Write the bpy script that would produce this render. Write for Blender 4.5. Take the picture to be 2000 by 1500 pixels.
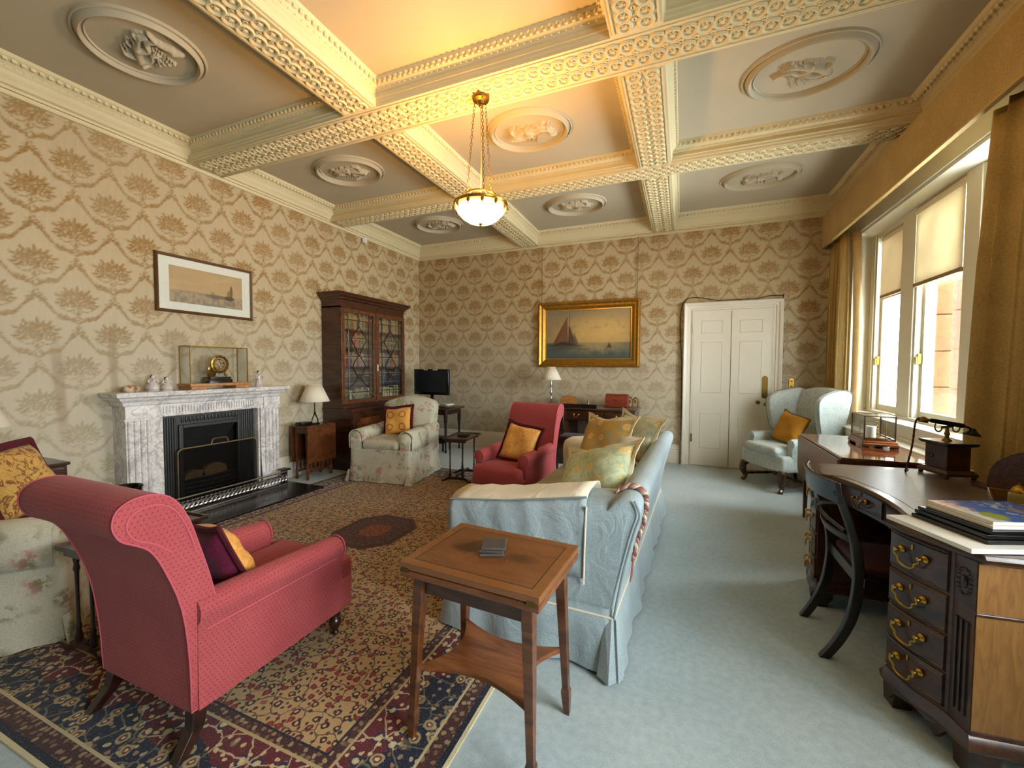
import bpy, bmesh, math, random
import numpy as np
from mathutils import Vector, Matrix, Euler
random.seed(7); RNG = np.random.default_rng(7)
PI = math.pi
scene = bpy.context.scene
COL = scene.collection
for o in list(bpy.data.objects): bpy.data.objects.remove(o)

# ------------------------------------------------------------------ camera
CAM_Z = 1.47
cam = bpy.data.cameras.new('camera'); cam_o = bpy.data.objects.new('camera', cam); COL.objects.link(cam_o)
cam.sensor_fit = 'HORIZONTAL'; cam.sensor_width = 36.0
cam.lens = 809.366 / 2000.0 * 36.0
cam.clip_start = 0.05; cam.clip_end = 200
_yaw, _pit, _rol = 0.389714, 0.0408482, 0.00456658
_fw = Vector((-math.sin(_yaw)*math.cos(_pit), math.cos(_yaw)*math.cos(_pit), -math.sin(_pit)))
_rt = Vector((math.cos(_yaw), math.sin(_yaw), 0)); _up = _rt.cross(_fw)
_r = math.cos(_rol)*_rt + math.sin(_rol)*_up; _u = -math.sin(_rol)*_rt + math.cos(_rol)*_up
mw = Matrix((( _r.x, _u.x, -_fw.x, 0), (_r.y, _u.y, -_fw.y, 0), (_r.z, _u.z, -_fw.z, CAM_Z), (0,0,0,1)))
cam_o.matrix_world = mw
scene.camera = cam_o

# ------------------------------------------------------------------ world, daylight, exposure
world = bpy.data.worlds.new('overcast_sky'); scene.world = world; world.use_nodes = True
wn = world.node_tree; bg = wn.nodes['Background']
bg.inputs['Color'].default_value = (0.89, 0.95, 1.0, 1); bg.inputs['Strength'].default_value = 38.0
scene.view_settings.view_transform = 'Standard'; scene.view_settings.look = 'None'
scene.view_settings.gamma = 1.0; scene.view_settings.exposure = 0.32
scene.view_settings.use_curve_mapping = False
scene.cycles.max_bounces = 10; scene.cycles.diffuse_bounces = 6; scene.cycles.transparent_max_bounces = 16
scene.cycles.sample_clamp_indirect = 6.0
def area(name, loc, rot, sx, sy, energy=0, color=(1,1,1), portal=False):
    l = bpy.data.lights.new(name, 'AREA'); l.shape = 'RECTANGLE'; l.size = sx; l.size_y = sy
    l.energy = energy; l.color = color
    if portal: l.cycles.is_portal = True
    o = bpy.data.objects.new(name, l); COL.objects.link(o); o.location = loc; o.rotation_euler = rot
    return o
# daylight comes in through the two big windows of the long side (one in view, one nearer than the camera)
area('window_daylight_portal', (2.30, 5.05, 2.0), (0, PI/2, 0), 2.3, 2.9, portal=True)
area('window_daylight_portal', (2.30, 0.5, 2.0), (0, PI/2, 0), 2.3, 2.3, portal=True)
LAMP_W = 98.0
def point(name, loc, energy, color, radius=0.06):
    l = bpy.data.lights.new(name, 'POINT'); l.energy = energy; l.color = color; l.shadow_soft_size = radius
    o = bpy.data.objects.new(name, l); COL.objects.link(o); o.location = loc
    return o

# ------------------------------------------------------------------ colours
def lin(c):
    return tuple(((x/12.92) if x <= 0.04045 else ((x+0.055)/1.055)**2.4) for x in c)
def hx(h):
    h = h.lstrip('#'); return lin(tuple(int(h[i:i+2],16)/255 for i in (0,2,4)))
def rgba(c):
    if isinstance(c, str): c = hx(c)
    return (c[0], c[1], c[2], 1.0)

# ------------------------------------------------------------------ node expressions
class Ex:
    def __init__(s, c, sock): s.c = c; s.s = sock
    def _b(s, op, o, rev=False):
        a, b = (o, s) if rev else (s, o)
        return s.c.m(op, a, b)
    def __add__(s,o): return s._b('ADD',o)
    def __radd__(s,o): return s._b('ADD',o,True)
    def __sub__(s,o): return s._b('SUBTRACT',o)
    def __rsub__(s,o): return s._b('SUBTRACT',o,True)
    def __mul__(s,o): return s._b('MULTIPLY',o)
    def __rmul__(s,o): return s._b('MULTIPLY',o,True)
    def __truediv__(s,o): return s._b('DIVIDE',o)
    def __gt__(s,o): return s._b('GREATER_THAN',o)
    def __lt__(s,o): return s._b('LESS_THAN',o)
class Ctx:
    def __init__(s, nt): s.nt = nt; s._tc = None; s._xyz = None
    def node(s, t): return s.nt.nodes.new(t)
    def put(s, inp, v):
        if isinstance(v, Ex): s.nt.links.new(v.s, inp)
        elif isinstance(v, str): inp.default_value = rgba(v)
        elif isinstance(v, (tuple, list)):
            inp.default_value = tuple(v) if len(inp.default_value) == len(v) else rgba(v)
        else:
            try: inp.default_value = v
            except Exception: inp.default_value = (v, v, v)
    def m(s, op, a, b=None, c=None):
        n = s.node('ShaderNodeMath'); n.operation = op; s.put(n.inputs[0], a)
        if b is not None: s.put(n.inputs[1], b)
        if c is not None: s.put(n.inputs[2], c)
        return Ex(s, n.outputs[0])
    def tc(s, k='Object'):
        if s._tc is None: s._tc = s.node('ShaderNodeTexCoord')
        return Ex(s, s._tc.outputs[k])
    def xyz(s, v=None):
        if v is None:
            if s._xyz is None: s._xyz = s.xyz(s.tc())
            return s._xyz
        n = s.node('ShaderNodeSeparateXYZ'); s.put(n.inputs[0], v)
        return tuple(Ex(s, n.outputs[i]) for i in range(3))
    def vec(s, x, y, z=0.0):
        n = s.node('ShaderNodeCombineXYZ')
        for i, q in enumerate((x, y, z)): s.put(n.inputs[i], q)
        return Ex(s, n.outputs[0])
    def scale(s, v, sc):
        n = s.node('ShaderNodeVectorMath'); n.operation = 'MULTIPLY'; s.put(n.inputs[0], v); n.inputs[1].default_value = sc
        return Ex(s, n.outputs[0])
    def noise(s, sc, v=None, detail=3, rough=0.5, dist=0.0, col=False):
        n = s.node('ShaderNodeTexNoise'); s.put(n.inputs['Vector'], v if v is not None else s.tc())
        n.inputs['Scale'].default_value = sc; n.inputs['Detail'].default_value = detail
        n.inputs['Roughness'].default_value = rough; n.inputs['Distortion'].default_value = dist
        return Ex(s, n.outputs['Color' if col else 'Fac'])
    def vor(s, sc, v=None, feat='F1', out='Distance', rnd=1.0, dim='3D'):
        n = s.node('ShaderNodeTexVoronoi'); n.voronoi_dimensions = dim; n.feature = feat
        s.put(n.inputs['Vector'], v if v is not None else s.tc())
        n.inputs['Scale'].default_value = sc; n.inputs['Randomness'].default_value = rnd
        return Ex(s, n.outputs[out])
    def wave(s, sc, v=None, dist=0.0, detail=2, dscale=1.0, axis='X', kind='BANDS'):
        n = s.node('ShaderNodeTexWave'); n.wave_type = kind
        if kind == 'BANDS': n.bands_direction = axis
        s.put(n.inputs['Vector'], v if v is not None else s.tc())
        n.inputs['Scale'].default_value = sc; n.inputs['Distortion'].default_value = dist
        n.inputs['Detail'].default_value = detail; n.inputs['Detail Scale'].default_value = dscale
        return Ex(s, n.outputs['Fac'])
    def mix(s, f, a, b):
        n = s.node('ShaderNodeMix'); n.data_type = 'RGBA'; s.put(n.inputs[0], f); s.put(n.inputs[6], a); s.put(n.inputs[7], b)
        return Ex(s, n.outputs[2])
    def step(s, x, a, b):
        n = s.node('ShaderNodeMapRange'); n.interpolation_type = 'SMOOTHSTEP'; s.put(n.inputs[0], x)
        n.inputs[1].default_value = a; n.inputs[2].default_value = b
        return Ex(s, n.outputs[0])
    def abs(s, x): return s.m('ABSOLUTE', x)
    def min(s, a, b): return s.m('MINIMUM', a, b)
    def max(s, a, b): return s.m('MAXIMUM', a, b)
    def attr(s, name):
        n = s.node('ShaderNodeAttribute'); n.attribute_name = name; return Ex(s, n.outputs['Color'])
MATS = {}
def mat(name, fn=None, color='#888888', rough=0.5, metal=0.0, spec=0.5, bump=None, sheen=0.0, coat=0.0, emit=None, estr=0.0):
    if name in MATS: return MATS[name]
    m = bpy.data.materials.new(name); m.use_nodes = True; nt = m.node_tree
    b = nt.nodes['Principled BSDF']; c = Ctx(nt); r = fn(c) if fn else {}
    if not isinstance(r, dict): r = {'color': r}
    c.put(b.inputs['Base Color'], r.get('color', color)); c.put(b.inputs['Roughness'], r.get('rough', rough))
    c.put(b.inputs['Metallic'], r.get('metal', metal)); b.inputs['Specular IOR Level'].default_value = spec
    if sheen: b.inputs['Sheen Weight'].default_value = sheen
    if coat: b.inputs['Coat Weight'].default_value = coat; b.inputs['Coat Roughness'].default_value = 0.08
    if 'bump' in r:
        h, st, ds = r['bump']; n = nt.nodes.new('ShaderNodeBump'); n.inputs['Strength'].default_value = st; n.inputs['Distance'].default_value = ds
        c.put(n.inputs['Height'], h); nt.links.new(n.outputs[0], b.inputs['Normal'])
    if 'emit' in r or emit: c.put(b.inputs['Emission Color'], r.get('emit', emit)); b.inputs['Emission Strength'].default_value = estr
    MATS[name] = m
    return m

# ------------------------------------------------------------------ objects
def props(o, label=None, cat=None, group=None, kind=None):
    if label: o['label'] = label
    if cat: o['category'] = cat
    if group: o['group'] = group
    if kind: o['kind'] = kind
    return o
def thing(name, label, cat, loc=(0,0,0), rz=0.0, group=None):
    o = bpy.data.objects.new(name, None); COL.objects.link(o); o.empty_display_size = 0.1
    o.location = loc; o.rotation_euler = (0, 0, math.radians(rz))
    return props(o, label, cat, group)
def link(name, me, m, parent=None, loc=None, rot=None, bev=0.0, bseg=2, sub=0, solid=0.0):
    o = bpy.data.objects.new(name, me); COL.objects.link(o)
    if m is not None and not me.materials:
        for q in (m if isinstance(m, (list, tuple)) else [m]): me.materials.append(q)
    if parent is not None: o.parent = parent
    if loc is not None: o.location = loc
    if rot is not None: o.rotation_euler = rot
    if solid: md = o.modifiers.new('s', 'SOLIDIFY'); md.thickness = solid; md.offset = 0
    if bev: md = o.modifiers.new('b', 'BEVEL'); md.width = bev; md.segments = bseg; md.limit_method = 'ANGLE'; md.angle_limit = math.radians(32); md.harden_normals = False
    if sub: md = o.modifiers.new('u', 'SUBSURF'); md.levels = sub; md.render_levels = sub
    return o
def copy_tree(o, parent=None, depth=0):
    c = o.copy(); COL.objects.link(c)
    if parent is not None: c.parent = parent
    for ch in [x for x in o.children]: copy_tree(ch, c)
    return c
def dup(root, loc, rz, label, group=None):
    c = copy_tree(root); c.location = loc; c.rotation_euler = (0, 0, math.radians(rz)); c['label'] = label
    if group: c['group'] = group
    return c

class B:
    """collects shapes, then links them as one mesh object"""
    def __init__(s): s.v = []; s.f = []; s.mi = []; s.cur = 0
    def add(s, vs, fs):
        k = len(s.v); s.v += [tuple(v) for v in vs]; s.f += [tuple(i+k for i in f) for f in fs]; s.mi += [s.cur]*len(fs); return s
    def box(s, c, d, rz=0.0, M=None):
        x, y, z = d[0]/2, d[1]/2, d[2]/2
        vs = [Vector((a*x, b*y, e*z)) for e in (-1,1) for a, b in ((-1,-1),(1,-1),(1,1),(-1,1))]
        R = M if M is not None else Matrix.Rotation(rz, 3, 'Z')
        vs = [R @ v + Vector(c) for v in vs]
        return s.add(vs, [(3,2,1,0),(4,5,6,7),(0,1,5,4),(1,2,6,5),(2,3,7,6),(3,0,4,7)])
    def bx(s, x0, x1, y0, y1, z0, z1):
        return s.box(((x0+x1)/2,(y0+y1)/2,(z0+z1)/2), (abs(x1-x0),abs(y1-y0),abs(z1-z0)))
    def loft(s, rings, closed=True, caps=True, wrap=False):
        n = len(rings[0]); vs = [p for r in rings for p in r]; fs = []
        R = len(rings)
        for i in range(R if wrap else R-1):
            a, b = i*n, ((i+1) % R)*n
            for j in range(n if closed else n-1):
                k = (j+1) % n; fs.append((a+j, a+k, b+k, b+j))
        if caps and not wrap and closed: fs += [tuple(range(n-1,-1,-1)), tuple((R-1)*n+j for j in range(n))]
        return s.add(vs, fs)
    def prism(s, poly, a0, a1, plane='xz', fn=None):
        """poly in a plane pulled along the third axis from a0 to a1"""
        def P(p, a):
            q = {'xz': (p[0], a, p[1]), 'yz': (a, p[0], p[1]), 'xy': (p[0], p[1], a)}[plane]
            return fn(q) if fn else q
        return s.loft([[P(p, a0) for p in poly], [P(p, a1) for p in poly]])
    def tube(s, pts, r, n=8, closed=False, caps=True):
        pts = [Vector(p) for p in pts]; rings = []; N = len(pts); up = None
        rr = r if isinstance(r, (list, tuple)) else [r]*N
        for i, p in enumerate(pts):
            if closed: t = pts[(i+1) % N] - pts[i-1]
            else: t = pts[min(i+1,N-1)] - pts[max(i-1,0)]
            t.normalize()
            if up is None:
                up = Vector((0,0,1)) if abs(t.z) < 0.9 else Vector((1,0,0))
            x = t.cross(up)
            if x.length < 1e-6: x = t.cross(Vector((0,1,0)))
            x.normalize(); up = x.cross(t).normalized()
            rings.append([p + rr[i]*(math.cos(2*PI*j/n)*x + math.sin(2*PI*j/n)*up) for j in range(n)])
        return s.loft(rings, True, caps, closed)
    def lathe(s, prof, c=(0,0,0), n=16, M=None, sx=1.0, sy=1.0):
        rings = []
        for r, z in prof:
            ring = [Vector((sx*r*math.cos(2*PI*j/n), sy*r*math.sin(2*PI*j/n), z)) for j in range(n)]
            if M is not None: ring = [M @ v for v in ring]
            rings.append([v + Vector(c) for v in ring])
        return s.loft(rings)
    def ball(s, c, r, n=10, m=6, M=None):
        r = (r, r, r) if not isinstance(r, (list, tuple)) else r
        rings = []
        for i in range(1, m):
            t = PI*i/m; ring = [Vector((r[0]*math.sin(t)*math.cos(2*PI*j/n), r[1]*math.sin(t)*math.sin(2*PI*j/n), -r[2]*math.cos(t))) for j in range(n)]
            if M is not None: ring = [M @ v for v in ring]
            rings.append([v + Vector(c) for v in ring])
        return s.loft(rings)
    def torus(s, c, R, r, n=16, m=6, M=None, sx=1.0, sy=1.0):
        rings = []
        for i in range(n):
            a = 2*PI*i/n; ring = []
            for j in range(m):
                b = 2*PI*j/m; v = Vector(((R+r*math.cos(b))*math.cos(a)*sx, (R+r*math.cos(b))*math.sin(a)*sy, r*math.sin(b)))
                if M is not None: v = M @ v
                ring.append(v + Vector(c))
            rings.append(ring)
        return s.loft(rings, wrap=True)
    def mesh(s, name, smooth=40, fix=True):
        me = bpy.data.meshes.new(name); me.from_pydata([tuple(v) for v in s.v], [], s.f)
        if any(s.mi): me.polygons.foreach_set('material_index', s.mi)
        if fix:
            bm = bmesh.new(); bm.from_mesh(me); bmesh.ops.recalc_face_normals(bm, faces=bm.faces); bm.to_mesh(me); bm.free()
        if smooth:
            me.polygons.foreach_set('use_smooth', [True]*len(me.polygons)); me.set_sharp_from_angle(angle=math.radians(smooth))
        me.update(); return me
    def obj(s, name, m, parent=None, smooth=40, **k): return link(name, s.mesh(name, smooth), m, parent, **k)

def arc(cx, cy, r, a0, a1, n, ry=None):
    ry = r if ry is None else ry
    return [(cx + r*math.cos(math.radians(a0+(a1-a0)*i/n)), cy + ry*math.sin(math.radians(a0+(a1-a0)*i/n))) for i in range(n+1)]
def rrect(w, d, r, n=4, cx=0, cy=0):
    o = []
    for sx, sy, a in ((1,1,0),(-1,1,90),(-1,-1,180),(1,-1,270)):
        o += arc(cx+sx*(w/2-r), cy+sy*(d/2-r), r, a, a+90, n)
    return o
def smoothpath(pts, n=6, closed=False):
    """Catmull-Rom through the points"""
    P = [Vector(p) if len(p) == 3 else Vector((p[0], p[1], 0)) for p in pts]; N = len(P); out = []
    for i in range(N if closed else N-1):
        p0 = P[(i-1) % N] if closed or i > 0 else P[i]; p1 = P[i]; p2 = P[(i+1) % N]
        p3 = P[(i+2) % N] if closed or i+2 < N else P[(i+1) % N]
        for k in range(n):
            t = k/n; out.append(0.5*((2*p1)+(p2-p0)*t+(2*p0-5*p1+4*p2-p3)*t*t+(3*p1-p0-3*p2+p3)*t**3))
    if not closed: out.append(P[-1])
    return out if len(pts[0]) == 3 else [(v.x, v.y) for v in out]
def rounded_box(b, c, d, r, seg=3, M=None):
    """box with rounded edges, appended to builder b"""
    bm = bmesh.new(); bmesh.ops.create_cube(bm, size=1.0)
    for v in bm.verts: v.co = Vector((v.co.x*d[0], v.co.y*d[1], v.co.z*d[2]))
    bmesh.ops.bevel(bm, geom=list(bm.edges), offset=min(r, 0.49*min(d)), segments=seg, affect='EDGES', profile=0.5)
    vs = [(M @ v.co if M is not None else v.co) + Vector(c) for v in bm.verts]; bm.verts.index_update()
    fs = [tuple(v.index for v in f.verts) for f in bm.faces]; bm.free()
    return b.add(vs, fs)
def colour_grid(name, nx, ny, posfn, colfn, m, parent=None, thick=None, **k):
    """sheet of nx by ny cells whose print is kept as a colour attribute; posfn(U,V)->(n,3), colfn(U,V)->(n,3) linear"""
    u = np.linspace(0, 1, nx+1); v = np.linspace(0, 1, ny+1); U, V = np.meshgrid(u, v); U = U.ravel(); V = V.ravel()
    co = np.asarray(posfn(U, V), dtype=np.float32)
    i = np.arange(nx*ny); r = i // nx; q = i % nx; a = r*(nx+1)+q
    faces = np.stack([a, a+1, a+nx+2, a+nx+1], 1)
    me = bpy.data.meshes.new(name); me.vertices.add(len(co)); me.vertices.foreach_set('co', co.ravel())
    me.loops.add(faces.size); me.loops.foreach_set('vertex_index', faces.ravel().astype(np.int32))
    me.polygons.add(len(faces)); me.polygons.foreach_set('loop_start', (np.arange(len(faces))*4).astype(np.int32))
    me.update(calc_edges=True); me.validate()
    cl = np.ones((len(co), 4), np.float32); cl[:, :3] = colfn(U, V)
    at = me.color_attributes.new('print', 'FLOAT_COLOR', 'POINT'); at.data.foreach_set('color', cl.ravel())
    me.polygons.foreach_set('use_smooth', [True]*len(me.polygons))
    return link(name, me, m, parent, **k)
def LN(h): return np.array(hx(h))
def mixn(a, b, t): t = np.clip(t, 0, 1)[:, None]; return a*(1-t) + b*t
def sstep(x, a, b): t = np.clip((x-a)/(b-a), 0, 1); return t*t*(3-2*t)
def vnoise(x, y, seed=0):
    """smooth value noise"""
    g = np.random.default_rng(seed).random((64, 64)); xi = np.floor(x).astype(int); yi = np.floor(y).astype(int)
    fx = x-xi; fy = y-yi; fx = fx*fx*(3-2*fx); fy = fy*fy*(3-2*fy); A = lambda i, j: g[i % 64, j % 64]
    return (A(xi,yi)*(1-fx)+A(xi+1,yi)*fx)*(1-fy)+(A(xi,yi+1)*(1-fx)+A(xi+1,yi+1)*fx)*fy
def fnoise(x, y, seed=0, o=4):
    t = 0; a = 0.5
    for i in range(o): t = t + a*vnoise(x*2**i, y*2**i, seed+i); a *= 0.5
    return t/(1-0.5**o)
# ------------------------------------------------------------------ materials
def wood(name, dark, light, scale=1.0, axis='X', rough=0.28, coat=0.3, stretch=7.0):
    def f(c):
        st = {'X': (1.0, stretch, stretch), 'Y': (stretch, 1.0, stretch), 'Z': (stretch, stretch, 1.0)}[axis]
        v = c.scale(c.tc(), tuple(q*scale for q in st))
        g = c.noise(2.2, v, 5, 0.62, 1.2); fl = c.noise(9.0*scale, None, 2)
        t = c.m('MULTIPLY_ADD', fl, 0.25, c.step(g, 0.32, 0.68)*0.85)
        return {'color': c.mix(t, dark, light), 'bump': (g, 0.08, 0.002)}
    return mat(name, f, rough=rough, coat=coat)
MAHOG = wood('mahogany', '#20100a', '#4f2a17')
MAHOG_DK = wood('dark_mahogany', '#150a06', '#331a10')
MAHOG_RED = wood('red_mahogany', '#371a0d', '#70401f', axis='X')
WALNUT = wood('satinwood', '#512a10', '#88502a', axis='X', scale=0.8, rough=0.25)
SATIN_PANEL = wood('sunned_mahogany', '#77512a', '#94693a', axis='Z', scale=2.2, rough=0.35)
OAKISH = wood('honey_wood', '#8a5526', '#b98347', axis='X', rough=0.4)
BLACKWOOD = wood('ebonised_wood', '#0b0706', '#1c110c', rough=0.3)
GLOSSY = wood('polished_table_top', '#4a2113', '#7d4527', axis='Y', rough=0.06, coat=1.0)
LEATHER_TOP = mat('desk_leather', lambda c: {'color': c.mix(c.noise(30, None, 4), '#4c3d33', '#6b5a4c'), 'bump': (c.noise(160, None, 3), 0.1, 0.001)}, rough=0.33)
BRASS = mat('brass', color='#b08a3c', rough=0.28, metal=1.0)
OLDBRASS = mat('old_brass', color='#7d6330', rough=0.42, metal=1.0)
SILVER = mat('silver', color='#b8b4ac', rough=0.25, metal=1.0)
STEEL = mat('polished_steel', color='#cfcecb', rough=0.24, metal=1.0)
IRON = mat('cast_iron', lambda c: {'color': c.mix(c.noise(14), '#1a1919', '#302e2c')}, rough=0.42, spec=0.6)
SOOT = mat('soot_black', color='#060505', rough=0.9)
GILT = mat('gilded_frame', lambda c: {'color': c.mix(c.noise(24, None, 4), '#7a531a', '#c99437'), 'bump': (c.noise(90), 0.25, 0.003)}, rough=0.38, metal=0.75)
GILT_IN = mat('bright_gilt', color='#d7aa4e', rough=0.3, metal=0.8)
PLASTER = mat('ceiling_plaster', lambda c: {'color': c.mix(c.noise(3, None, 3), '#b0a58c', '#baaf96')}, rough=0.85, spec=0.2)
RELIEF = mat('relief_plaster', lambda c: {'color': c.mix(c.noise(5), '#aca188', '#b6ab92')}, rough=0.8, spec=0.2)
MOULD = mat('cream_moulding', lambda c: {'color': c.mix(c.noise(5), '#cbbd95', '#d3c6a0')}, rough=0.75, spec=0.25)
WHITE_PAINT = mat('cream_paint', lambda c: {'color': c.mix(c.noise(4), '#d9d2c0', '#e1dbcb')}, rough=0.38)
WINDOW_PAINT = mat('window_paint', color='#dcd9c6', rough=0.4)
WHITE = mat('white_plastic', color='#d9d7cf', rough=0.5)
PAPER = mat('paper', color='#e3e0d6', rough=0.7)
BLACK = mat('black_plastic', color='#0b0b0c', rough=0.22)
SCREEN = mat('switched_off_screen', color='#161c20', rough=0.3, spec=0.6)
SHADE = mat('lamp_shade_cloth', lambda c: {'color': '#e6ddc8', 'bump': (c.wave(40, None, 0.2, axis='X'), 0.1, 0.002)}, rough=0.8)
PLEATED = mat('pleated_shade_cloth', color='#e3d8c2', rough=0.85)
def fmarble(c):
    d = c.noise(3.0, None, 5, 0.6, 0.8); v = c.abs(d - 0.5); vein = 1.0 - c.step(v, 0.0, 0.055)
    d2 = c.noise(9.0, None, 5, 0.65, 1.5); v2 = 1.0 - c.step(c.abs(d2 - 0.5), 0.0, 0.06)
    t = c.max(vein*0.7, v2*0.45)
    return {'color': c.mix(t, c.mix(c.noise(6), '#ebe7e1', '#dcd8d4'), '#a09c9d')}
MARBLE = mat('veined_marble', fmarble, rough=0.22)
SLATE = mat('hearth_slate', lambda c: {'color': c.mix(c.noise(5, None, 4), '#141416', '#222226')}, rough=0.22)
def glass(name, tint=(1,1,1), refl=0.07, rough=0.0):
    if name in MATS: return MATS[name]
    m = bpy.data.materials.new(name); m.use_nodes = True; nt = m.node_tree; nt.nodes.clear()
    o = nt.nodes.new('ShaderNodeOutputMaterial'); mx = nt.nodes.new('ShaderNodeMixShader'); t = nt.nodes.new('ShaderNodeBsdfTransparent')
    g = nt.nodes.new('ShaderNodeBsdfGlossy'); g.inputs['Roughness'].default_value = rough; t.inputs['Color'].default_value = (*tint, 1)
    fr = nt.nodes.new('ShaderNodeFresnel'); fr.inputs['IOR'].default_value = 1.45
    mm = nt.nodes.new('ShaderNodeMath'); mm.operation = 'MULTIPLY_ADD'; mm.inputs[1].default_value = 0.55; mm.inputs[2].default_value = refl*0.3
    nt.links.new(fr.outputs[0], mm.inputs[0]); nt.links.new(mm.outputs[0], mx.inputs[0])
    nt.links.new(t.outputs[0], mx.inputs[1]); nt.links.new(g.outputs[0], mx.inputs[2]); nt.links.new(mx.outputs[0], o.inputs[0])
    MATS[name] = m; return m
GLASS = glass('clear_glass', (0.97,0.98,0.97))
OLDGLASS = glass('bookcase_glass', (0.98,0.98,0.97), 0.04)
def translucent(name, col, tcol, k=0.5):
    if name in MATS: return MATS[name]
    m = bpy.data.materials.new(name); m.use_nodes = True; nt = m.node_tree; nt.nodes.clear()
    o = nt.nodes.new('ShaderNodeOutputMaterial'); mx = nt.nodes.new('ShaderNodeMixShader'); mx.inputs[0].default_value = k
    d = nt.nodes.new('ShaderNodeBsdfDiffuse'); t = nt.nodes.new('ShaderNodeBsdfTranslucent')
    c = Ctx(nt); n = c.noise(3.0, None, 4); w = c.noise(300, c.scale(c.tc(), (1,1,0.15)), 2)
    c.put(d.inputs[0], c.mix(n, col, tuple(x*0.9 for x in hx(col)))); c.put(t.inputs[0], c.mix(c.step(n, 0.35, 0.7), tcol, tuple(x*0.8 for x in hx(tcol))))
    nt.links.new(d.outputs[0], mx.inputs[1]); nt.links.new(t.outputs[0], mx.inputs[2]); nt.links.new(mx.outputs[0], o.inputs[0])
    MATS[name] = m; return m
BLIND = translucent('blind_linen', '#efe9da', '#e6dcc2', 0.28)
def fabric(name, a, b, sc=140, rough=0.9, bump=0.25, extra=None, wrinkle=0.0):
    def f(c):
        n = c.noise(sc, None, 2, 0.7); l = c.noise(4.0, None, 3)
        t = n*0.6 + l*0.4; col = c.mix(c.step(t, 0.3, 0.7), a, b)
        if extra: col = extra(c, col)
        h = n
        if wrinkle:
            w = c.noise(7.0, None, 3, 0.55, 1.6); w2 = c.noise(17.0, c.scale(c.tc(), (1.0, 1.0, .35)), 2, .5, 1.0); h = n*.12 + w*wrinkle*4.5 + w2*wrinkle*1.2
        return {'color': col, 'bump': (h, bump*(1.6 if wrinkle else 1), 0.002*(4 if wrinkle else 1))}
    return mat(name, f, rough=rough, spec=0.15, sheen=0.08)
CURTAIN = fabric('gold_velvet', '#9c8250', '#b99c62', 90, 0.85)
CURTAIN_LINING = fabric('curtain_lining', '#b89a66', '#ccb180', 90, 0.9)
BLUEGREY = fabric('duck_egg_linen', '#8d9b9f', '#a5b3b6', 120, wrinkle=.5)
SEATCLOTH = fabric('faded_seat_linen', '#857b60', '#9a9073', 120, wrinkle=.3)
CREAMCLOTH = fabric('cream_linen', '#cdc3ac', '#ddd3be', 120, wrinkle=.4)
PIPING_GREY = mat('grey_piping', color='#7e8a8b', rough=0.9)
def dots(c, col, dot, sc=60.0, r=0.19):
    x, y, z = c.xyz(); nx, ny, nz = c.xyz(c.tc('Normal'))
    def g(a, b):
        a = a*sc; b = b*sc; row = c.m('FLOOR', b); a = a + c.m('MODULO', row, 2.0)*0.5
        fa = c.abs(c.m('FRACT', a) - 0.5); fb = c.abs(c.m('FRACT', b) - 0.5)
        d = c.m('SQRT', fa*fa + fb*fb); return 1.0 - c.step(d, r*0.6, r*1.2)
    ax, ay, az = c.abs(nx), c.abs(ny), c.abs(nz)
    kx = (ax > c.max(ay, az)); kz = (az > c.max(ax, ay))*(1.0-kx); ky = (1.0-kx)*(1.0-kz)
    t = kx*g(y, z) + ky*g(x, z) + kz*g(x, y)
    return c.mix(t*0.6, col, dot)
RED = fabric('raspberry_fabric', '#953f42', '#a84f51', 160, 0.85, 0.2, lambda c, k: dots(c, k, '#5e1f2a'))
RED_PIPE = mat('raspberry_piping', color='#b04a58', rough=0.8)
def floral_extra(c, col):
    v = c.tc(); p = c.noise(7.0, v, 3, 0.6); d = c.vor(5.5, v); k = c.noise(26.0, v, 3, 0.6)
    rose = (1.0 - c.step(d, 0.16, 0.42))*c.step(k, 0.40, 0.58); col = c.mix(rose*0.75, col, '#a8655f')
    d2 = c.vor(7.5, c.vec(*[q + 3.7 for q in c.xyz()])); leaf = (1.0 - c.step(d2, 0.20, 0.46))*c.step(k, 0.42, 0.56)
    col = c.mix(leaf*0.7, col, '#74774f'); st = c.step(p, 0.56, 0.70)
    return c.mix(st*0.5, col, '#877d62')
FLORAL = fabric('faded_floral_linen', '#aeaa94', '#c6c2ae', 120, 0.9, 0.25, floral_extra, wrinkle=.3)
WINGCLOTH = fabric('pale_blue_damask', '#a9b4af', '#c3cbc5', 60, 0.75, 0.2, lambda c, k: c.mix(c.step(c.noise(16, None, 4, 0.6, 2.0), 0.48, 0.56)*0.35, k, '#8b9894'))
MUSTARD = fabric('mustard_cloth', '#a06c1c', '#b98328', 150)
GOLDSILK = fabric('gold_silk', '#c98a3e', '#dba458', 40, 0.5, 0.2, lambda c, k: c.mix(c.step(c.noise(28, None, 4, 0.6, 2.0), 0.5, 0.58)*0.4, k, '#a8642a'))
BURGUNDY = fabric('burgundy_fringe', '#3a0c15', '#5c1622', 300, 0.95, 0.8)
PURPLE = fabric('plum_velvet', '#450d24', '#611634', 120, 0.8)
def fcar(c):
    n = c.noise(240, None, 2, 0.7); l = c.noise(2.2, None, 4); m2 = c.noise(30, None, 2)
    return {'color': c.mix(c.step(n*0.55 + l*0.2 + m2*0.25, 0.33, 0.67), '#96a6a8', '#b8c6c7'), 'bump': (n, 0.6, 0.006)}
CARPET = mat('blue_grey_carpet', fcar, rough=0.97, spec=0.08, sheen=0.2)
STONE = mat('red_sandstone', lambda c: {'color': c.mix(c.noise(6, None, 4), '#6f4a2e', '#8a5f3c'), 'bump': (c.noise(30), 0.3, 0.01)}, rough=0.9)
PRINT = mat('printed_colour', lambda c: {'color': c.attr('print')}, rough=0.6)
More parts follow.
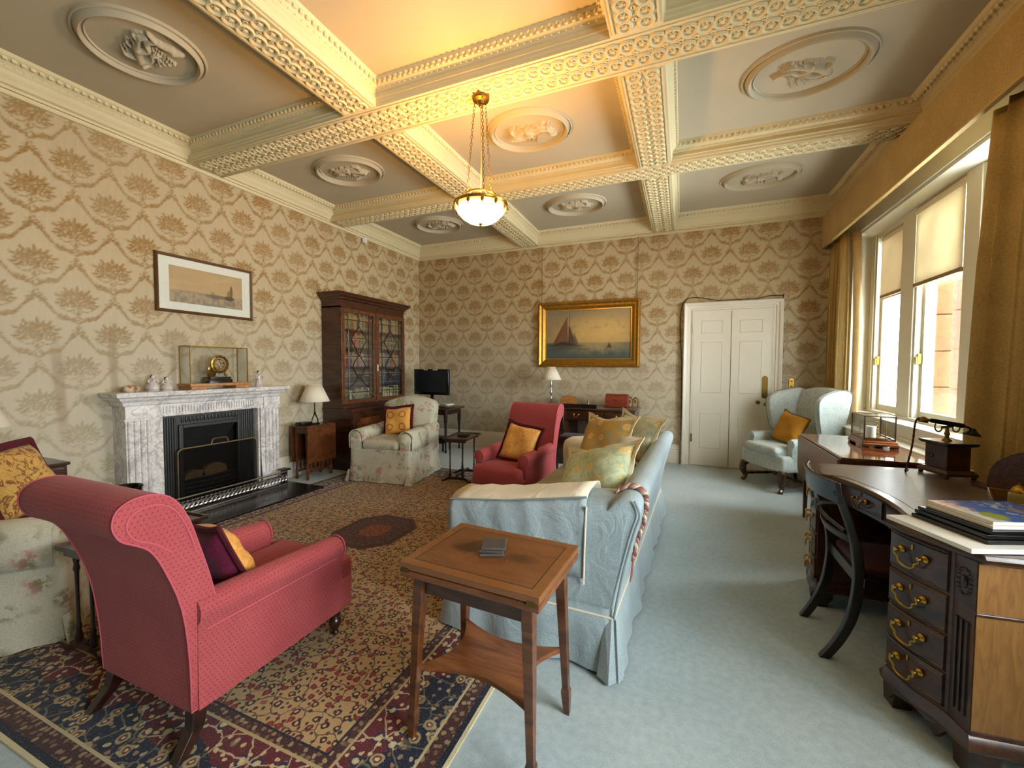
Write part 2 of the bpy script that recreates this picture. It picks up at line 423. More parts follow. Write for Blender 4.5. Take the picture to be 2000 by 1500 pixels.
PAINTING = mat('varnished_oil', lambda c: {'color': c.attr('print'), 'bump': (c.noise(120), 0.1, 0.002)}, rough=0.3, spec=0.4)
SILKPAPER = mat('damask_wallpaper', lambda c: {'color': c.attr('print')}, rough=0.62, spec=0.3)
MAGCOVER = mat('glossy_print', lambda c: {'color': c.attr('print')}, rough=0.18)
# ------------------------------------------------------------------ the room shell
XL, XR, YB, YF = -4.787, 1.92, 6.85, -4.6
ZS, ZC = 3.565, 3.75                      # beam soffits, ceiling panels
def struct(o, kind='structure'): o['kind'] = kind; return o
b = B(); b.bx(XL-0.1, XR+0.5, YF-0.1, YB+0.1, -0.12, 0.0); floor_o = struct(b.obj('floor', CARPET, smooth=0))

# damask wallpaper: one repeat drawn from leaves, petals and garlands
TW, TH, TP = 0.49, 0.575, 0.0025
def damask_tile():
    nx, ny = int(TW/TP), int(TH/TP); X, Y = np.meshgrid((np.arange(nx)+.5)*TP, (np.arange(ny)+.5)*TP); T = np.zeros((ny, nx))
    rnd = random.Random(3)
    def ell(cx, cy, a, w, ang, s=1.0):
        nonlocal T
        dx = (X-cx+TW/2) % TW - TW/2; dy = (Y-cy+TH/2) % TH - TH/2; ca, sa = math.cos(ang), math.sin(ang)
        u = dx*ca+dy*sa; v = -dx*sa+dy*ca
        ww = w*np.clip(1-(u/a)**2, 0.02, 1)
        T = np.maximum(T, s*np.clip(1.5*(1-np.abs(v)/ww), 0, 1)*(np.abs(u) < a))
    for ox, oy in ((0, 0), (TW/2, TH/2)):
        for i in range(15):                                    # the fan of leaves, wider than high
            t = math.radians(-112+i*16); R0 = (0.122 if i % 2 else 0.098)*(1.0 if abs(i-7) < 6 else 0.9)
            px, pz = ox+math.sin(t)*R0*1.10, oy-0.015+math.cos(t)*R0*0.98
            ell(px, pz, 0.027, 0.013, PI/2-t, 0.95)
            for e in (-1, 1): ell(px-math.sin(t)*0.026+e*0.014*math.cos(t), pz-math.cos(t)*0.026-e*0.014*math.sin(t), 0.017, 0.008, PI/2-t+e*0.7, 0.8)
        for q in range(38):                                    # blossoms filling the bouquet
            t = q*2.4; R0 = 0.082*math.sqrt(q/38); cx, cz = ox+R0*1.15*math.cos(t), oy+0.012+R0*0.82*math.sin(t); n5 = 5
            for k in range(n5): ell(cx+0.009*math.cos(k*1.257+q), cz+0.009*math.sin(k*1.257+q), 0.010, 0.006, k*1.257+q, 0.7+0.3*rnd.random())
        for sgn in (-1, 1):
            for i in range(22):                                # looped swags under the bouquet
                t = i/21; ell(ox+sgn*(0.012+0.118*t), oy-0.066-0.030*math.sin(PI*t*1.15)+0.022*t, 0.009, 0.0042, 0.5*sgn*math.cos(PI*t), 0.75)
            for i in range(26):                                # the garland of leaves round the ogee
                t = i/25; gx = 0.012+0.222*t**0.9; gy = -0.178+0.185*t**1.5+0.012*math.sin(t*10)
                ell(ox+sgn*gx, oy+gy, 0.012, 0.005, sgn*0.75, 0.8)
                for e in (-1, 1): ell(ox+sgn*(gx+0.010*e), oy+gy+0.016*e*(0.6+0.6*rnd.random()), 0.014, 0.0075, sgn*(0.8+0.9*e), 0.6+0.4*rnd.random())
            for k in range(3):
                for i in range(5): ell(ox+sgn*(0.205+0.02*k)+0.013*math.cos(i*1.26), oy-0.01+0.035*k+0.013*math.sin(i*1.26), 0.011, 0.007, i*1.26, 0.9)
        for i in range(4): ell(ox, oy-0.085-i*0.014, 0.010, 0.010-0.002*i, PI/2, 0.85)
        for i in range(5): ell(ox+0.014*math.cos(i*1.257), oy-0.152+0.014*math.sin(i*1.257), 0.010, 0.005, i*1.257, 0.85)
        for sgn in (-1, 1):
            ell(ox+sgn*0.016, oy-0.105, 0.026, 0.007, sgn*1.0, 0.8); ell(ox+sgn*0.02, oy-0.145, 0.02, 0.007, -sgn*0.8, 0.8)
    return T
TILE = damask_tile()
def wallprint(s, z, seed):
    fx = (s % TW)/TP-.5; fy = (z % TH)/TP-.5; ny, nx = TILE.shape
    x0 = np.floor(fx).astype(int); y0 = np.floor(fy).astype(int); tx = fx-x0; ty = fy-y0; A = lambda i, j: TILE[j % ny, i % nx]
    k = (A(x0,y0)*(1-tx)+A(x0+1,y0)*tx)*(1-ty)+(A(x0,y0+1)*(1-tx)+A(x0+1,y0+1)*tx)*ty
    base = mixn(mixn(LN('#c6bda9'), LN('#bba987'), sstep(z, .8, 2.8)), LN('#b19f7a'), fnoise(s*1.3, z*1.3, seed)*.6); fade_light = sstep(z+0.5*fnoise(s*.9, z*.9, seed+9)-.25, 0.7, 2.6)  # height gradient: faded silk plus painted-in daylight low down, warm lamplight above
    gold = mixn(LN('#94835f'), LN('#8a6012'), fade_light*(0.55+0.9*fnoise(s*2.3, z*2.3, seed+5)))
    silk = 0.92+0.08*vnoise(s*180, z*14, seed)
    
    streak = np.zeros_like(z)
    if seed == 11:                                              # old brown water stains under the picture hooks
        for c, w, z0, z1 in ((0.115, .05, .85, 1.75), (0.48, .045, 1.0, 1.95)): streak = np.maximum(streak, .5*sstep(1-np.abs(s-c+.012*np.sin(z*5))/w, 0, .7)*sstep(z, z0-.1, z0+.25)*sstep(z1-z, 0, .3))
    out = mixn(base, gold, k*(0.66+0.32*fade_light)*(.65+.55*fnoise(s*1.7, z*1.7, seed+3)))
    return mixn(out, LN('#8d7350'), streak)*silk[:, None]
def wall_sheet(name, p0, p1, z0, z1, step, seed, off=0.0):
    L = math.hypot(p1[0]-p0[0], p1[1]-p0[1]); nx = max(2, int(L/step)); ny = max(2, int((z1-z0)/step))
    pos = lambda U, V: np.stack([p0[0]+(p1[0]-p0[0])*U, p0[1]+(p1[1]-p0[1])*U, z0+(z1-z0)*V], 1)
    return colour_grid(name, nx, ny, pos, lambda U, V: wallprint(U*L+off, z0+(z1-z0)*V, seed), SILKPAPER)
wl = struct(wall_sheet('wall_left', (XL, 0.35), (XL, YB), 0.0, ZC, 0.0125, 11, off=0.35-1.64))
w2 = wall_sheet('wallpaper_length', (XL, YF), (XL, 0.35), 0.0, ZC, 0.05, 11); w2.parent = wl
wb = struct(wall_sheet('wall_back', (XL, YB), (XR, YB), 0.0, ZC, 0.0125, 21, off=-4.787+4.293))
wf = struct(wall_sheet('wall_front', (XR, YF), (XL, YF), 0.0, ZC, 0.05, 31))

# right wall with two window openings
WY = ((3.72, 6.50), (-0.60, 1.60)); WZ0, WZ1 = 0.74, 3.10; XO = XR+0.33
b = B()
ys = [YF, WY[1][0], WY[1][1], WY[0][0], WY[0][1], YB]
for i in (0, 2, 4): b.bx(XR, XO, ys[i], ys[i+1], 0, ZC)
for y0, y1 in WY: b.bx(XR, XO, y0, y1, 0, WZ0); b.bx(XR, XO, y0, y1, WZ1, ZC)
struct(b.obj('wall_right', WINDOW_PAINT, smooth=0))

# ceiling: panels, beams with interlaced ornament, mouldings with egg rows, oval reliefs
b = B(); b.bx(XL, XO, YF, YB, ZC, ZC+0.1); ceil = struct(b.obj('ceiling', PLASTER, smooth=0))
XB = [(-2.655, -2.345), (-0.455, -0.16)]; YBM = [(-0.55, -0.21), (2.77, 3.11), (4.64, 4.885)]
YBM[0] = (0.56, 0.90)
def guilloche(name, horizontal, a0, a1, c0, c1, pitch, rows, parent):
    """rings, rosettes and leaves of the interlaced band under a beam"""
    w = c1-c0; n = int((a1-a0)/pitch); p = (a1-a0)/n; g = B(); rr = w/(2*rows)*0.62
    P = (lambda a, c, z: (a, c, z)) if horizontal else (lambda a, c, z: (c, a, z))
    for q in range(rows):
        cc = c0+w*(q+0.5)/rows if rows > 1 else (c0+c1)/2
        cc = (c0+c1)/2+(cc-(c0+c1)/2)*0.86
        for i in range(n):
            a = a0+(i+0.5)*p; cx = P(a, cc, ZS-0.004)
            g.torus(cx, rr*0.92, 0.0125, 14, 5, sx=min(1, p/(2*rr))*1.12 if horizontal else 1.0, sy=1.0 if horizontal else min(1, p/(2*rr))*1.12)
            g.ball(P(a, cc, ZS-0.002), (rr*0.34, rr*0.34, 0.018), 6, 4)
            for k in range(5):
                t = k*2*PI/5; g.ball(P(a+rr*0.42*math.cos(t)*0.8, cc+rr*0.42*math.sin(t), ZS-0.001), (rr*0.17, rr*0.17, 0.012), 5, 3)
    if rows > 1:
        for i in range(n):
            a = a0+i*p
            for s in (-1, 1): g.ball(P(a, (c0+c1)/2+s*w*0.02, ZS), (p*0.2, w*0.05, 0.014) if horizontal else (w*0.05, p*0.2, 0.014), 6, 4)
    for s in (c0+w*0.045, c1-w*0.045):
        if horizontal: g.bx(a0, a1, s-0.006, s+0.006, ZS-0.008, ZS)
        else: g.bx(s-0.006, s+0.006, a0, a1, ZS-0.008, ZS)
    o = g.obj(name, MOULD, parent, smooth=60); o['kind'] = 'stuff'; return o
for i, (y0, y1) in enumerate(YBM):
    b = B(); b.bx(XL, XR, y0, y1, ZS, ZC); bo = b.obj('beam', MOULD, ceil, smooth=0)
    if i: guilloche('guilloche_ornament', True, XL+0.09, XR-0.02, y0, y1, 0.092 if i < 2 else 0.085, 2, bo)
for x0, x1 in XB:
    yy = [YF, YBM[0][0], YBM[0][1], YBM[1][0], YBM[1][1], YBM[2][0], YBM[2][1], YB]
    for k in (0, 2, 4, 6):
        b = B(); b.bx(x0, x1, yy[k], yy[k+1], ZS, ZC); bo = b.obj('beam', MOULD, ceil, smooth=0)
        if k: guilloche('guilloche_ornament', False, yy[k]+0.03, yy[k+1]-0.03, x0, x1, 0.085, 2, bo)
def panel_moulding(x0, x1, y0, y1, wall):
    """moulding round one ceiling panel; wall = sides that are walls (L,R,F,B)"""
    prof = [(0.0, ZS+0.0), (0.012, ZS+0.0), (0.012, ZS+0.022), (0.018, ZS+0.03), (0.018, ZS+0.05), (0.026, ZS+0.054), (0.026, ZS+0.062), (0.016, ZS+0.066), (0.016, ZS+0.095), (0.028, ZS+0.10), (0.03, ZS+0.115), (0.055, ZS+0.135), (0.062, ZS+0.155), (0.075, ZS+0.162), (0.08, ZC)]
    wprof = [(0.0, ZS-0.012), (0.018, ZS-0.012), (0.02, ZS+0.006), (0.045, ZS+0.012), (0.055, ZS+0.03), (0.06, ZS+0.04), (0.075, ZS+0.06), (0.085, ZS+0.08), (0.095, ZS+0.095), (0.10, ZS+0.10), (0.108, ZS+0.102), (0.115, ZS+0.11), (0.15, ZS+0.14), (0.185, ZS+0.165), (0.20, ZC)]
    rings = []
    for k in range(len(prof)):
        d = {s: (wprof[k] if s in wall else prof[k]) for s in 'LRFB'}
        rings.append([(x0+d['L'][0], y0+d['F'][0], (d['L'][1]+d['F'][1])/2), (x1-d['R'][0], y0+d['F'][0], (d['R'][1]+d['F'][1])/2),
                      (x1-d['R'][0], y1-d['B'][0], (d['R'][1]+d['B'][1])/2), (x0+d['L'][0], y1-d['B'][0], (d['L'][1]+d['B'][1])/2)])
    b = B(); b.loft(rings, True, False); mo = b.obj('panel_moulding', MOULD, ceil, smooth=20)
    e = B(); dL, dR, dF, dB = [(0.165 if s in wall else 0.066) for s in 'LRFB']; zz = ZS+0.148
    def run(ax, f, a0, a1):
        n = int((a1-a0)/0.048)
        for i in range(n):
            a = a0+(i+0.5)*(a1-a0)/n
            e.ball((a, f, zz) if ax == 'x' else (f, a, zz), (0.017, 0.013, 0.019) if ax == 'x' else (0.013, 0.017, 0.019), 6, 4)
            e.ball((a, f+(0.02 if ax == 'y' else 0), zz-0.055) if ax == 'x' else (f, a, zz-0.055), 0.006, 4, 3)
    run('x', y0+dF, x0+dL, x1-dR); run('x', y1-dB, x0+dL, x1-dR); run('y', x0+dL, y0+dF, y1-dB); run('y', x1-dR, y0+dF, y1-dB)
    o = e.obj('egg_row', MOULD, mo, smooth=60); o['kind'] = 'stuff'
xs = [XL, XB[0][0], XB[0][1], XB[1][0], XB[1][1], XR]; yv = [YBM[0][1], YBM[1][0], YBM[1][1], YBM[2][0], YBM[2][1], YB]
for i in (0, 2, 4):
    for j in (0, 2, 4):
        panel_moulding(xs[i], xs[i+1], yv[j], yv[j+1], ('L' if i == 0 else '')+('R' if i == 4 else '')+('B' if j == 4 else ''))
def medallion(cx, cy, rx, ry, kind):
    """oval relief: bead and torus rim with a modelled figure on the ground"""
    N = 48; prof = [(1.0, 0.0), (0.985, -0.018), (0.965, -0.020), (0.95, -0.006), (0.935, -0.010), (0.91, -0.038), (0.875, -0.048), (0.845, -0.036), (0.83, -0.010), (0.815, -0.008), (0.80, -0.020), (0.785, -0.004)]
    b = B(); b.loft([[(cx+rx*r*math.cos(2*PI*j/N), cy+ry*r*math.sin(2*PI*j/N), ZC+z) for j in range(N)] for r, z in prof], True, False)
    rim = b.obj('medallion', RELIEF, ceil, smooth=50)
    rnd = random.Random(kind*13+5); S = []                      # strokes (x,y,r,h)
    def limb(pts, r0, r1, h):
        p = smoothpath(pts, 8)
        for i, q in enumerate(p): t = i/(len(p)-1); S.append((q[0], q[1], r0+(r1-r0)*t, h*(1-0.3*t)))
    m = -1 if kind % 2 else 1
    def fig(ox, oy, sc, lean):
        T = lambda x, y: (ox+m*sc*(x*math.cos(lean)-y*math.sin(lean)), oy+sc*(x*math.sin(lean)+y*math.cos(lean)))
        L = lambda pts, *a: limb([T(*p) for p in pts], a[0]*sc, a[1]*sc, a[2])
        L([(-.42,.16),(-.42,.2)], .055, .055, 1.0); L([(-.36,.10),(-.2,.02),(-.05,-.02)], .075, .07, .9); L([(-.05,-.02),(.12,.06),(.28,-.02),(.46,.04),(.52,.10)], .06, .022, .85)
        L([(-.05,-.06),(.10,-.08),(.3,-.12),(.44,-.06)], .055, .022, .8); L([(-.32,.14),(-.18,.2),(-.02,.16),(.06,.22)], .045, .022, .8); L([(-.34,.04),(-.4,-.10),(-.28,-.18)], .045, .022, .7)
        for k in range(7): y = rnd.uniform(-.2, .1); L([(-.5+.1*k, .22+.04*k), (-.3+.1*k, .30-.03*k+.06*math.sin(k)), (-.08+.1*k, .20+y*.3)], .022, .008, .55)
        for k in range(4): L([(-.25+.15*k, -.12), (-.1+.15*k, -.2-.03*(k % 2)), (.08+.14*k, -.14)], .022, .01, .5)
    fig(0.0, -0.02, 1.0 if kind % 3 else 0.9, 0.12*(kind % 3-1))
    if kind % 2 == 0: limb([(.45*m, .2), (.52*m, .28)], .06, .06, .8); limb([(.48*m, .16), (.42*m, .0), (.5*m, -.15)], .07, .03, .7)
    nx, ny = 110, 84; U, V = np.meshgrid(np.linspace(-1, 1, nx+1), np.linspace(-1, 1, ny+1)); H = np.zeros_like(U)
    ax, ay = U*0.78, V*0.78
    for x, y, r, h in S:
        d = ((ax-x)**2+(ay*0.82-y)**2)/(r*r); H = np.maximum(H, h*np.sqrt(np.clip(1-d, 0, 1)))
    q = np.sqrt(1-np.clip(V, -1, 1)**2/2); q2 = np.sqrt(1-U**2/2)     # square to disc
    Xd, Yd = U*np.sqrt(1-V*V/2), V*np.sqrt(1-U*U/2)
    # sample height at the mapped place
    Hd = np.zeros_like(U); 
    for x, y, r, h in S:
        d = ((Xd*0.78-x)**2+(Yd*0.78*0.82-y)**2)/(r*r); Hd = np.maximum(Hd, h*np.sqrt(np.clip(1-d, 0, 1)))
    vs = np.stack([cx+rx*0.79*Xd, cy+ry*0.79*Yd, ZC-0.003-0.062*Hd], -1).reshape(-1, 3); i = np.arange(nx*ny); a = (i//nx)*(nx+1)+i % nx
    g = B(); g.add(vs.tolist(), np.stack([a, a+nx+1, a+nx+2, a+1], 1).tolist()); g.obj('relief_figure', RELIEF, rim, smooth=70)
k = 0
for (cx, cy, rx, ry) in ((-3.63,1.83,.40,.37),(-3.64,3.83,.43,.35),(-1.41,3.835,.42,.36),(0.825,3.84,.44,.37),(-3.65,5.77,.40,.36),(-1.43,5.785,.43,.36),(0.81,5.755,.43,.33)):
    medallion(cx, cy, rx, ry, k); k += 1

# picture rail and skirting
def run_profile(name, prof, p0, p1, inward, m, parent=None):
    """profile (d out from wall, z) pulled from p0 to p1"""
    b = B(); b.loft([[(p[0]+inward[0]*d, p[1]+inward[1]*d, z) for d, z in prof] for p in (p0, p1)]); return b.obj(name, m, parent, smooth=25)
RAIL = [(0, ZS-0.05), (0.018, ZS-0.05), (0.026, ZS-0.044), (0.026, ZS-0.03), (0.012, ZS-0.024), (0.012, ZS-0.012), (0, ZS-0.012)]
struct(run_profile('trim_1', RAIL, (XL, YF), (XL, YB), (1, 0), MOULD)); struct(run_profile('trim_2', RAIL, (XL, YB), (XR, YB), (0, -1), MOULD))
SKIRT = [(0, 0), (0.03, 0), (0.03, 0.19), (0.024, 0.20), (0.026, 0.22), (0.016, 0.245), (0.012, 0.27), (0.0, 0.285)]
for s0, s1 in ((YF, 2.0), (3.66, YB)): struct(run_profile('baseboard_left', SKIRT, (XL, s0), (XL, s1), (1, 0), WHITE_PAINT))
struct(run_profile('baseboard_back', SKIRT, (XL, YB), (-0.02, YB), (0, -1), WHITE_PAINT)); struct(run_profile('baseboard_back', SKIRT, (1.31, YB), (XR, YB), (0, -1), WHITE_PAINT))

# ------------------------------------------------------------------ door in the back wall
def door():
    D0, D1, DZ = 0.145, 1.148, 2.30; yf = YB-0.022
    b = B(); b.bx(D0, D1, yf, YB, 0.008, DZ)
    d = struct(b.obj('door_1', WHITE_PAINT, smooth=0)); mid = (D0+D1)/2
    # stiles and rails stand proud of the sunk panels
    W = (mid-D0)
    def cell(s, z0, z1):
        x0 = D0+s*W
        return x0+0.105, x0+W-0.105, z0, z1
    rows = ((0.27, 0.80), (1.10, 1.86), (1.98, 2.17))
    b = B(); yo = yf-0.030
    for s in (0, 1):
        x0 = D0+s*W; b.bx(x0+(0.005 if s else 0), x0+0.105, yo, yf, 0.008, DZ); b.bx(x0+W-0.105, x0+W-(0 if s else 0.005), yo, yf, 0.008, DZ); z = 0.008
        for z0, z1 in rows: b.bx(x0+0.105, x0+W-0.105, yo, yf, z, z0); z = z1
        b.bx(x0+0.105, x0+W-0.105, yo, yf, z, DZ)
    b.obj('door_stile_and_rail', WHITE_PAINT, d, smooth=0)
    for s in (0, 1):
        for z0, z1 in rows:
            x0, x1, a, c = cell(s, z0, z1); b = B()
            b.loft([[(x0+q, yf-h, a+q), (x1-q, yf-h, a+q), (x1-q, yf-h, c-q), (x0+q, yf-h, c-q)] for q, h in ((0, 0.030), (0.010, 0.036), (0.020, 0.014), (0.028, 0.006), (0.036, 0.002), (0.044, 0.006), (0.05, 0.006))], True, True)
            b.obj('door_panel', WHITE_PAINT, d, smooth=20)
    b = B(); b.lathe([(0.0, 0.0), (0.024, 0.0), (0.026, 0.006), (0.010, 0.012), (0.010, 0.035), (0.024, 0.045), (0.028, 0.058), (0.022, 0.07), (0.0, 0.075)], (1.0, yo, 0.985), 16, Matrix.Rotation(PI/2, 3, 'X'))
    k = b.obj('door_knob', OLDBRASS, d)
    b = B(); b.prism([(1.085+x, 1.20+z) for x, z in rrect(0.075, 0.32, 0.037, 5)], yo-0.006, yo, 'xz'); b.obj('finger_plate', OLDBRASS, d)
    b = B(); b.prism([(1.095+x, 0.955+z) for x, z in rrect(0.03, 0.05, 0.014, 4)], yo-0.006, yo, 'xz'); b.obj('escutcheon', OLDBRASS, d)
    for z in (0.42, 2.05): b = B(); b.bx(D0-0.012, D0+0.006, yo-0.01, yo+0.01, z-0.06, z+0.06); b.obj('hinge', WHITE_PAINT if z > 1 else OLDBRASS, d, smooth=0)
    # stepped architrave, mitred at the top
    pr = [(0.0, 0.0), (0.0, 0.045), (0.02, 0.05), (0.03, 0.035), (0.055, 0.037), (0.06, 0.05), (0.085, 0.055), (0.10, 0.075), (0.125, 0.085), (0.138, 0.08), (0.138, 0.0)]
    rings = [[(D0-o, YB-h, 0) for o, h in pr], [(D0-o, YB-h, DZ+o) for o, h in pr], [(D1+o, YB-h, DZ+o) for o, h in pr], [(D1+o, YB-h, 0) for o, h in pr]]
    b = B(); b.loft(rings); b.obj('architrave', WHITE_PAINT, d, smooth=20)
door()
b = B(); pts = smoothpath([(0.0, YB-0.008, 0.35), (-0.008, YB-0.008, 1.4), (-0.008, YB-0.008, 2.446), (0.5, YB-0.09, 2.45), (0.95, YB-0.09, 2.455), (1.12, YB-0.03, 2.49), (1.27, YB-0.03, 2.48), (1.29, YB-0.01, 2.44), (1.30, YB-0.01, 1.6)], 6); b.tube(pts, 0.006, 5)
props(b.obj('cable', mat('dark_cable', color='#2a211a', rough=0.6)), 'thin dark cable running over the top of the door frame', 'cable')
# ------------------------------------------------------------------ windows
def window(n, y0, y1, lights, blinds):
    """frame with tall lights between mullions, sash rails, panes, sill and panelled window back"""
    XW = 2.20; z0, z1 = 0.95, 3.07; b = B()
    b.bx(XR+0.02, XW+0.08, y0, y0+0.06, z0-0.05, WZ1); b.bx(XR+0.02, XW+0.08, y1-0.06, y1, z0-0.05, WZ1)     # linings
    w = struct(b.obj('window_%d' % n, WINDOW_PAINT, smooth=0))
    def part(nm, f, m=WINDOW_PAINT, **k): q = B(); f(q); return q.obj(nm, m, w, smooth=k.pop('smooth', 0), **k)
    part('window_head', lambda q: (q.bx(XR+0.02, XW+0.08, y0+0.06, y1-0.06, z1, WZ1), q.bx(XW-0.06, XW+0.08, y0+0.06, y1-0.06, z1-0.05, z1)))
    part('window_sill', lambda q: (q.bx(XR-0.02, XW+0.08, y0-0.02, y1+0.02, z0-0.04, z0), q.bx(XW-0.10, XW+0.08, y0, y1, z0, z0+0.03)))
    part('window_back', lambda q: (q.bx(XR-0.005, XR+0.02, y0, y1, 0.3, z0-0.04), q.bx(XR-0.03, XR+0.02, y0, y1, z0-0.15, z0-0.12)))
    part('window_ledge', lambda q: q.bx(XR-0.16, XR, y0-0.05, y1+0.05, 0.775, 0.80), bev=0.006)
    part('dado_panel', lambda q: q.bx(XR-0.14, XR, y0-0.05, y1+0.05, 0.0, 0.775))
    prev = y1-0.06
    for (a, c) in lights:                                       # from the far light to the near one
        if prev - c > 0.02: part('mullion', lambda q: (q.bx(XW-0.07, XW+0.08, c, prev, z0, z1), q.bx(XW-0.085, XW-0.07, c+0.03, prev-0.03, z0, z1)), bev=0.004)
        prev = a
        s = part('sash', lambda q: (q.bx(XW-0.02, XW+0.03, a, a+0.045, z0+0.03, z1-0.05), q.bx(XW-0.02, XW+0.03, c-0.045, c, z0+0.03, z1-0.05), q.bx(XW-0.02, XW+0.03, a+0.045, c-0.045, z0+0.03, z0+0.10), q.bx(XW-0.02, XW+0.03, a+0.045, c-0.045, z1-0.11, z1-0.05), q.bx(XW-0.02, XW+0.03, a+0.045, c-0.045, 2.285, 2.33)), bev=0.003)
        g = B(); g.bx(XW+0.004, XW+0.008, a+0.045, c-0.045, z0+0.10, 2.285); g.bx(XW+0.004, XW+0.008, a+0.045, c-0.045, 2.33, z1-0.11); g.obj('pane', GLASS, s, smooth=0)
        h = B(); h.bx(XW-0.05, XW-0.02, c-0.03, c-0.012, 1.52, 1.62); h.box((XW-0.055, c-0.02, 1.55), (0.02, 0.012, 0.08)); h.obj('sash_catch', OLDBRASS, s, smooth=0)
    if prev - (y0+0.06) > 0.02: part('mullion', lambda q: q.bx(XW-0.07, XW+0.08, y0+0.06, prev, z0, z1), bev=0.004)
    return w
WLIGHTS = [(5.675, 6.29), (4.62, 5.345), (3.84, 4.37)]
window(1, 3.72, 6.50, WLIGHTS, True)
window(2, -0.60, 1.60, [(0.84, 1.52), (0.05, 0.73), (-0.52, -0.06)], True)
def blind(y0, y1, zt, zb, xb, label, roll=True):
    t = thing('roller_blind', label, 'blind', (xb, (y0+y1)/2, zt), 0, 'roller blinds')
    w = (y1-y0)/2; b = B(); b.bx(-0.001, 0.001, -w, w, zb-zt, 0); b.obj('blind_cloth', BLIND, t, smooth=0)
    b = B(); b.lathe([(0.0, -w-0.01), (0.036, -w-0.01), (0.036, w+0.01), (0.0, w+0.01)], (0.02, 0, 0), 14, Matrix.Rotation(PI/2, 3, 'X')); b.obj('roller', mat('roller_cloth', color='#d8cdb0', rough=0.8), t)
    b = B(); b.bx(-0.012, 0.012, -w, w, zb-zt-0.022, zb-zt+0.012); b.obj('bottom_bar', mat('blind_hem', color='#8a7350', rough=0.7), t, smooth=0)
    return t
blind(5.69, 6.22, 2.99, 2.32, 2.155, 'narrow cream roller blind on the window light beyond the mullion')
blind(4.60, 5.36, 3.02, 2.30, 2.115, 'wide cream roller blind on the window light beside the near curtain')
for k, (a, c) in enumerate(((0.84, 1.52), (0.05, 0.73), (-0.52, -0.06))):  # unseen blinds, added to cut the light from the second window
    blind(a, c, 3.02, 2.25, 2.13, ('added unseen cream roller blind on the hidden window, light nearest the desk', 'added unseen cream roller blind on the hidden window, middle light', 'added unseen cream roller blind on the hidden window, last light')[k])
for k, (a, c) in enumerate(((6.32, 7.02), (5.30, 6.02))):
    t = thing('stone_pier', ('sandstone pier outside seen through the narrow far window light', 'sandstone pier outside seen through the wide window light')[k], 'pier', (2.85, (a+c)/2, 0), 0, 'sandstone piers outside the window')
    z = 0.0
    for i in range(8): h = 0.42; b = B(); rounded_box(b, (0, 0, z+h/2), (0.3, c-a-0.01*(i % 2), h-0.008), 0.012, 2); b.obj('stone_block', STONE, t, smooth=30); z += h
# ------------------------------------------------------------------ seats
def cushion(name, label, w, h, t, m, loc, rot, cat='cushion', edge=None, edge_r=0.012, flange=0.0, fl_mat=None, group=None, fringe=0.0, N=14, pinch=0.10, back=None):
    """soft square cushion lying in local xz, thickness along y; rot is an Euler in degrees"""
    root = thing(name, label, cat, loc, 0, group); root.rotation_euler = tuple(math.radians(a) for a in rot)
    def prof(u, v): return (max(0, 1-u**4)*max(0, 1-v**4))**0.55
    def pos(u, v): k = 1-pinch*(1-abs(v)**2)*abs(u)**6; k2 = 1-pinch*(1-abs(u)**2)*abs(v)**6; return u*w/2*k, v*h/2*k2
    b = B(); n = N; vs = []
    for s in (-1, 1):
        for j in range(n+1):
            for i in range(n+1):
                u, v = -1+2*i/n, -1+2*j/n; x, z = pos(u, v)
                wob = 0.008*math.sin(5*u+3*v+s)+0.006*math.sin(9*v-4*u)
                vs.append((x, s*(t/2*prof(u, v)+(wob*prof(u, v))), z+0.006*math.sin(4*u)*abs(v)**3))
    K = (n+1)**2; fs = []
    for s in (0, 1):
        for j in range(n):
            for i in range(n):
                a = s*K+j*(n+1)+i; f = (a, a+1, a+n+2, a+n+1); fs.append(f if s == 0 else f[::-1])
    b.add(vs, fs)
    me = b.mesh('cushion_cover', 80, fix=False); bm = bmesh.new(); bm.from_mesh(me); bmesh.ops.remove_doubles(bm, verts=bm.verts, dist=1e-5); bmesh.ops.recalc_face_normals(bm, faces=bm.faces); bm.to_mesh(me); bm.free()
    if back is not None:
        me.materials.append(m); me.materials.append(back)
        for p in me.polygons:
            if p.center.y > 0: p.material_index = 1
    c = link('cushion_cover', me, m, root)
    ring = [pos(-1+2*i/n, -1) for i in range(n)]+[pos(1, -1+2*i/n) for i in range(n)]+[pos(1-2*i/n, 1) for i in range(n)]+[pos(-1, 1-2*i/n) for i in range(n)]
    ring3 = [(x, 0, z+0.006*math.sin(4*x*2/w)*min(1, abs(z*2/h))**3) for x, z in ring]
    if fringe:
        q = B(); rr = random.Random(len(label))
        for i, p in enumerate(ring3):
            o = Vector(p).normalized()*fringe*0.5; nxt = ring3[(i+1) % len(ring3)]
            for k in range(3):
                c3 = Vector(p).lerp(Vector(nxt), k/3)+o; q.ball(c3, (fringe*0.62, fringe*0.45, fringe*0.62), 6, 4)
        q.obj('fringe', edge or BURGUNDY, root)
    elif edge is not None:
        q = B(); q.tube(ring3, edge_r, 6, closed=True); q.obj('piping', edge, root)
    if flange:
        q = B(); outer = []
        for i, p in enumerate(ring3):
            x, z = p[0], p[2]; d = Vector((math.copysign(min(1, abs(x*2/w))**8, x), 0, math.copysign(min(1, abs(z*2/h))**8, z)))
            outer.append(Vector(p)+d*flange+Vector((0, 0.014*math.sin(i*0.9), 0)))
        q.loft([[Vector(p)+Vector((0, 0.003, 0)) for p in ring3], [v+Vector((0, 0.003, 0)) for v in outer], [v-Vector((0, 0.003, 0)) for v in outer], [Vector(p)-Vector((0, 0.003, 0)) for p in ring3]], True, False, True)
        q.obj('cushion_flange', fl_mat or m, root)
    return root

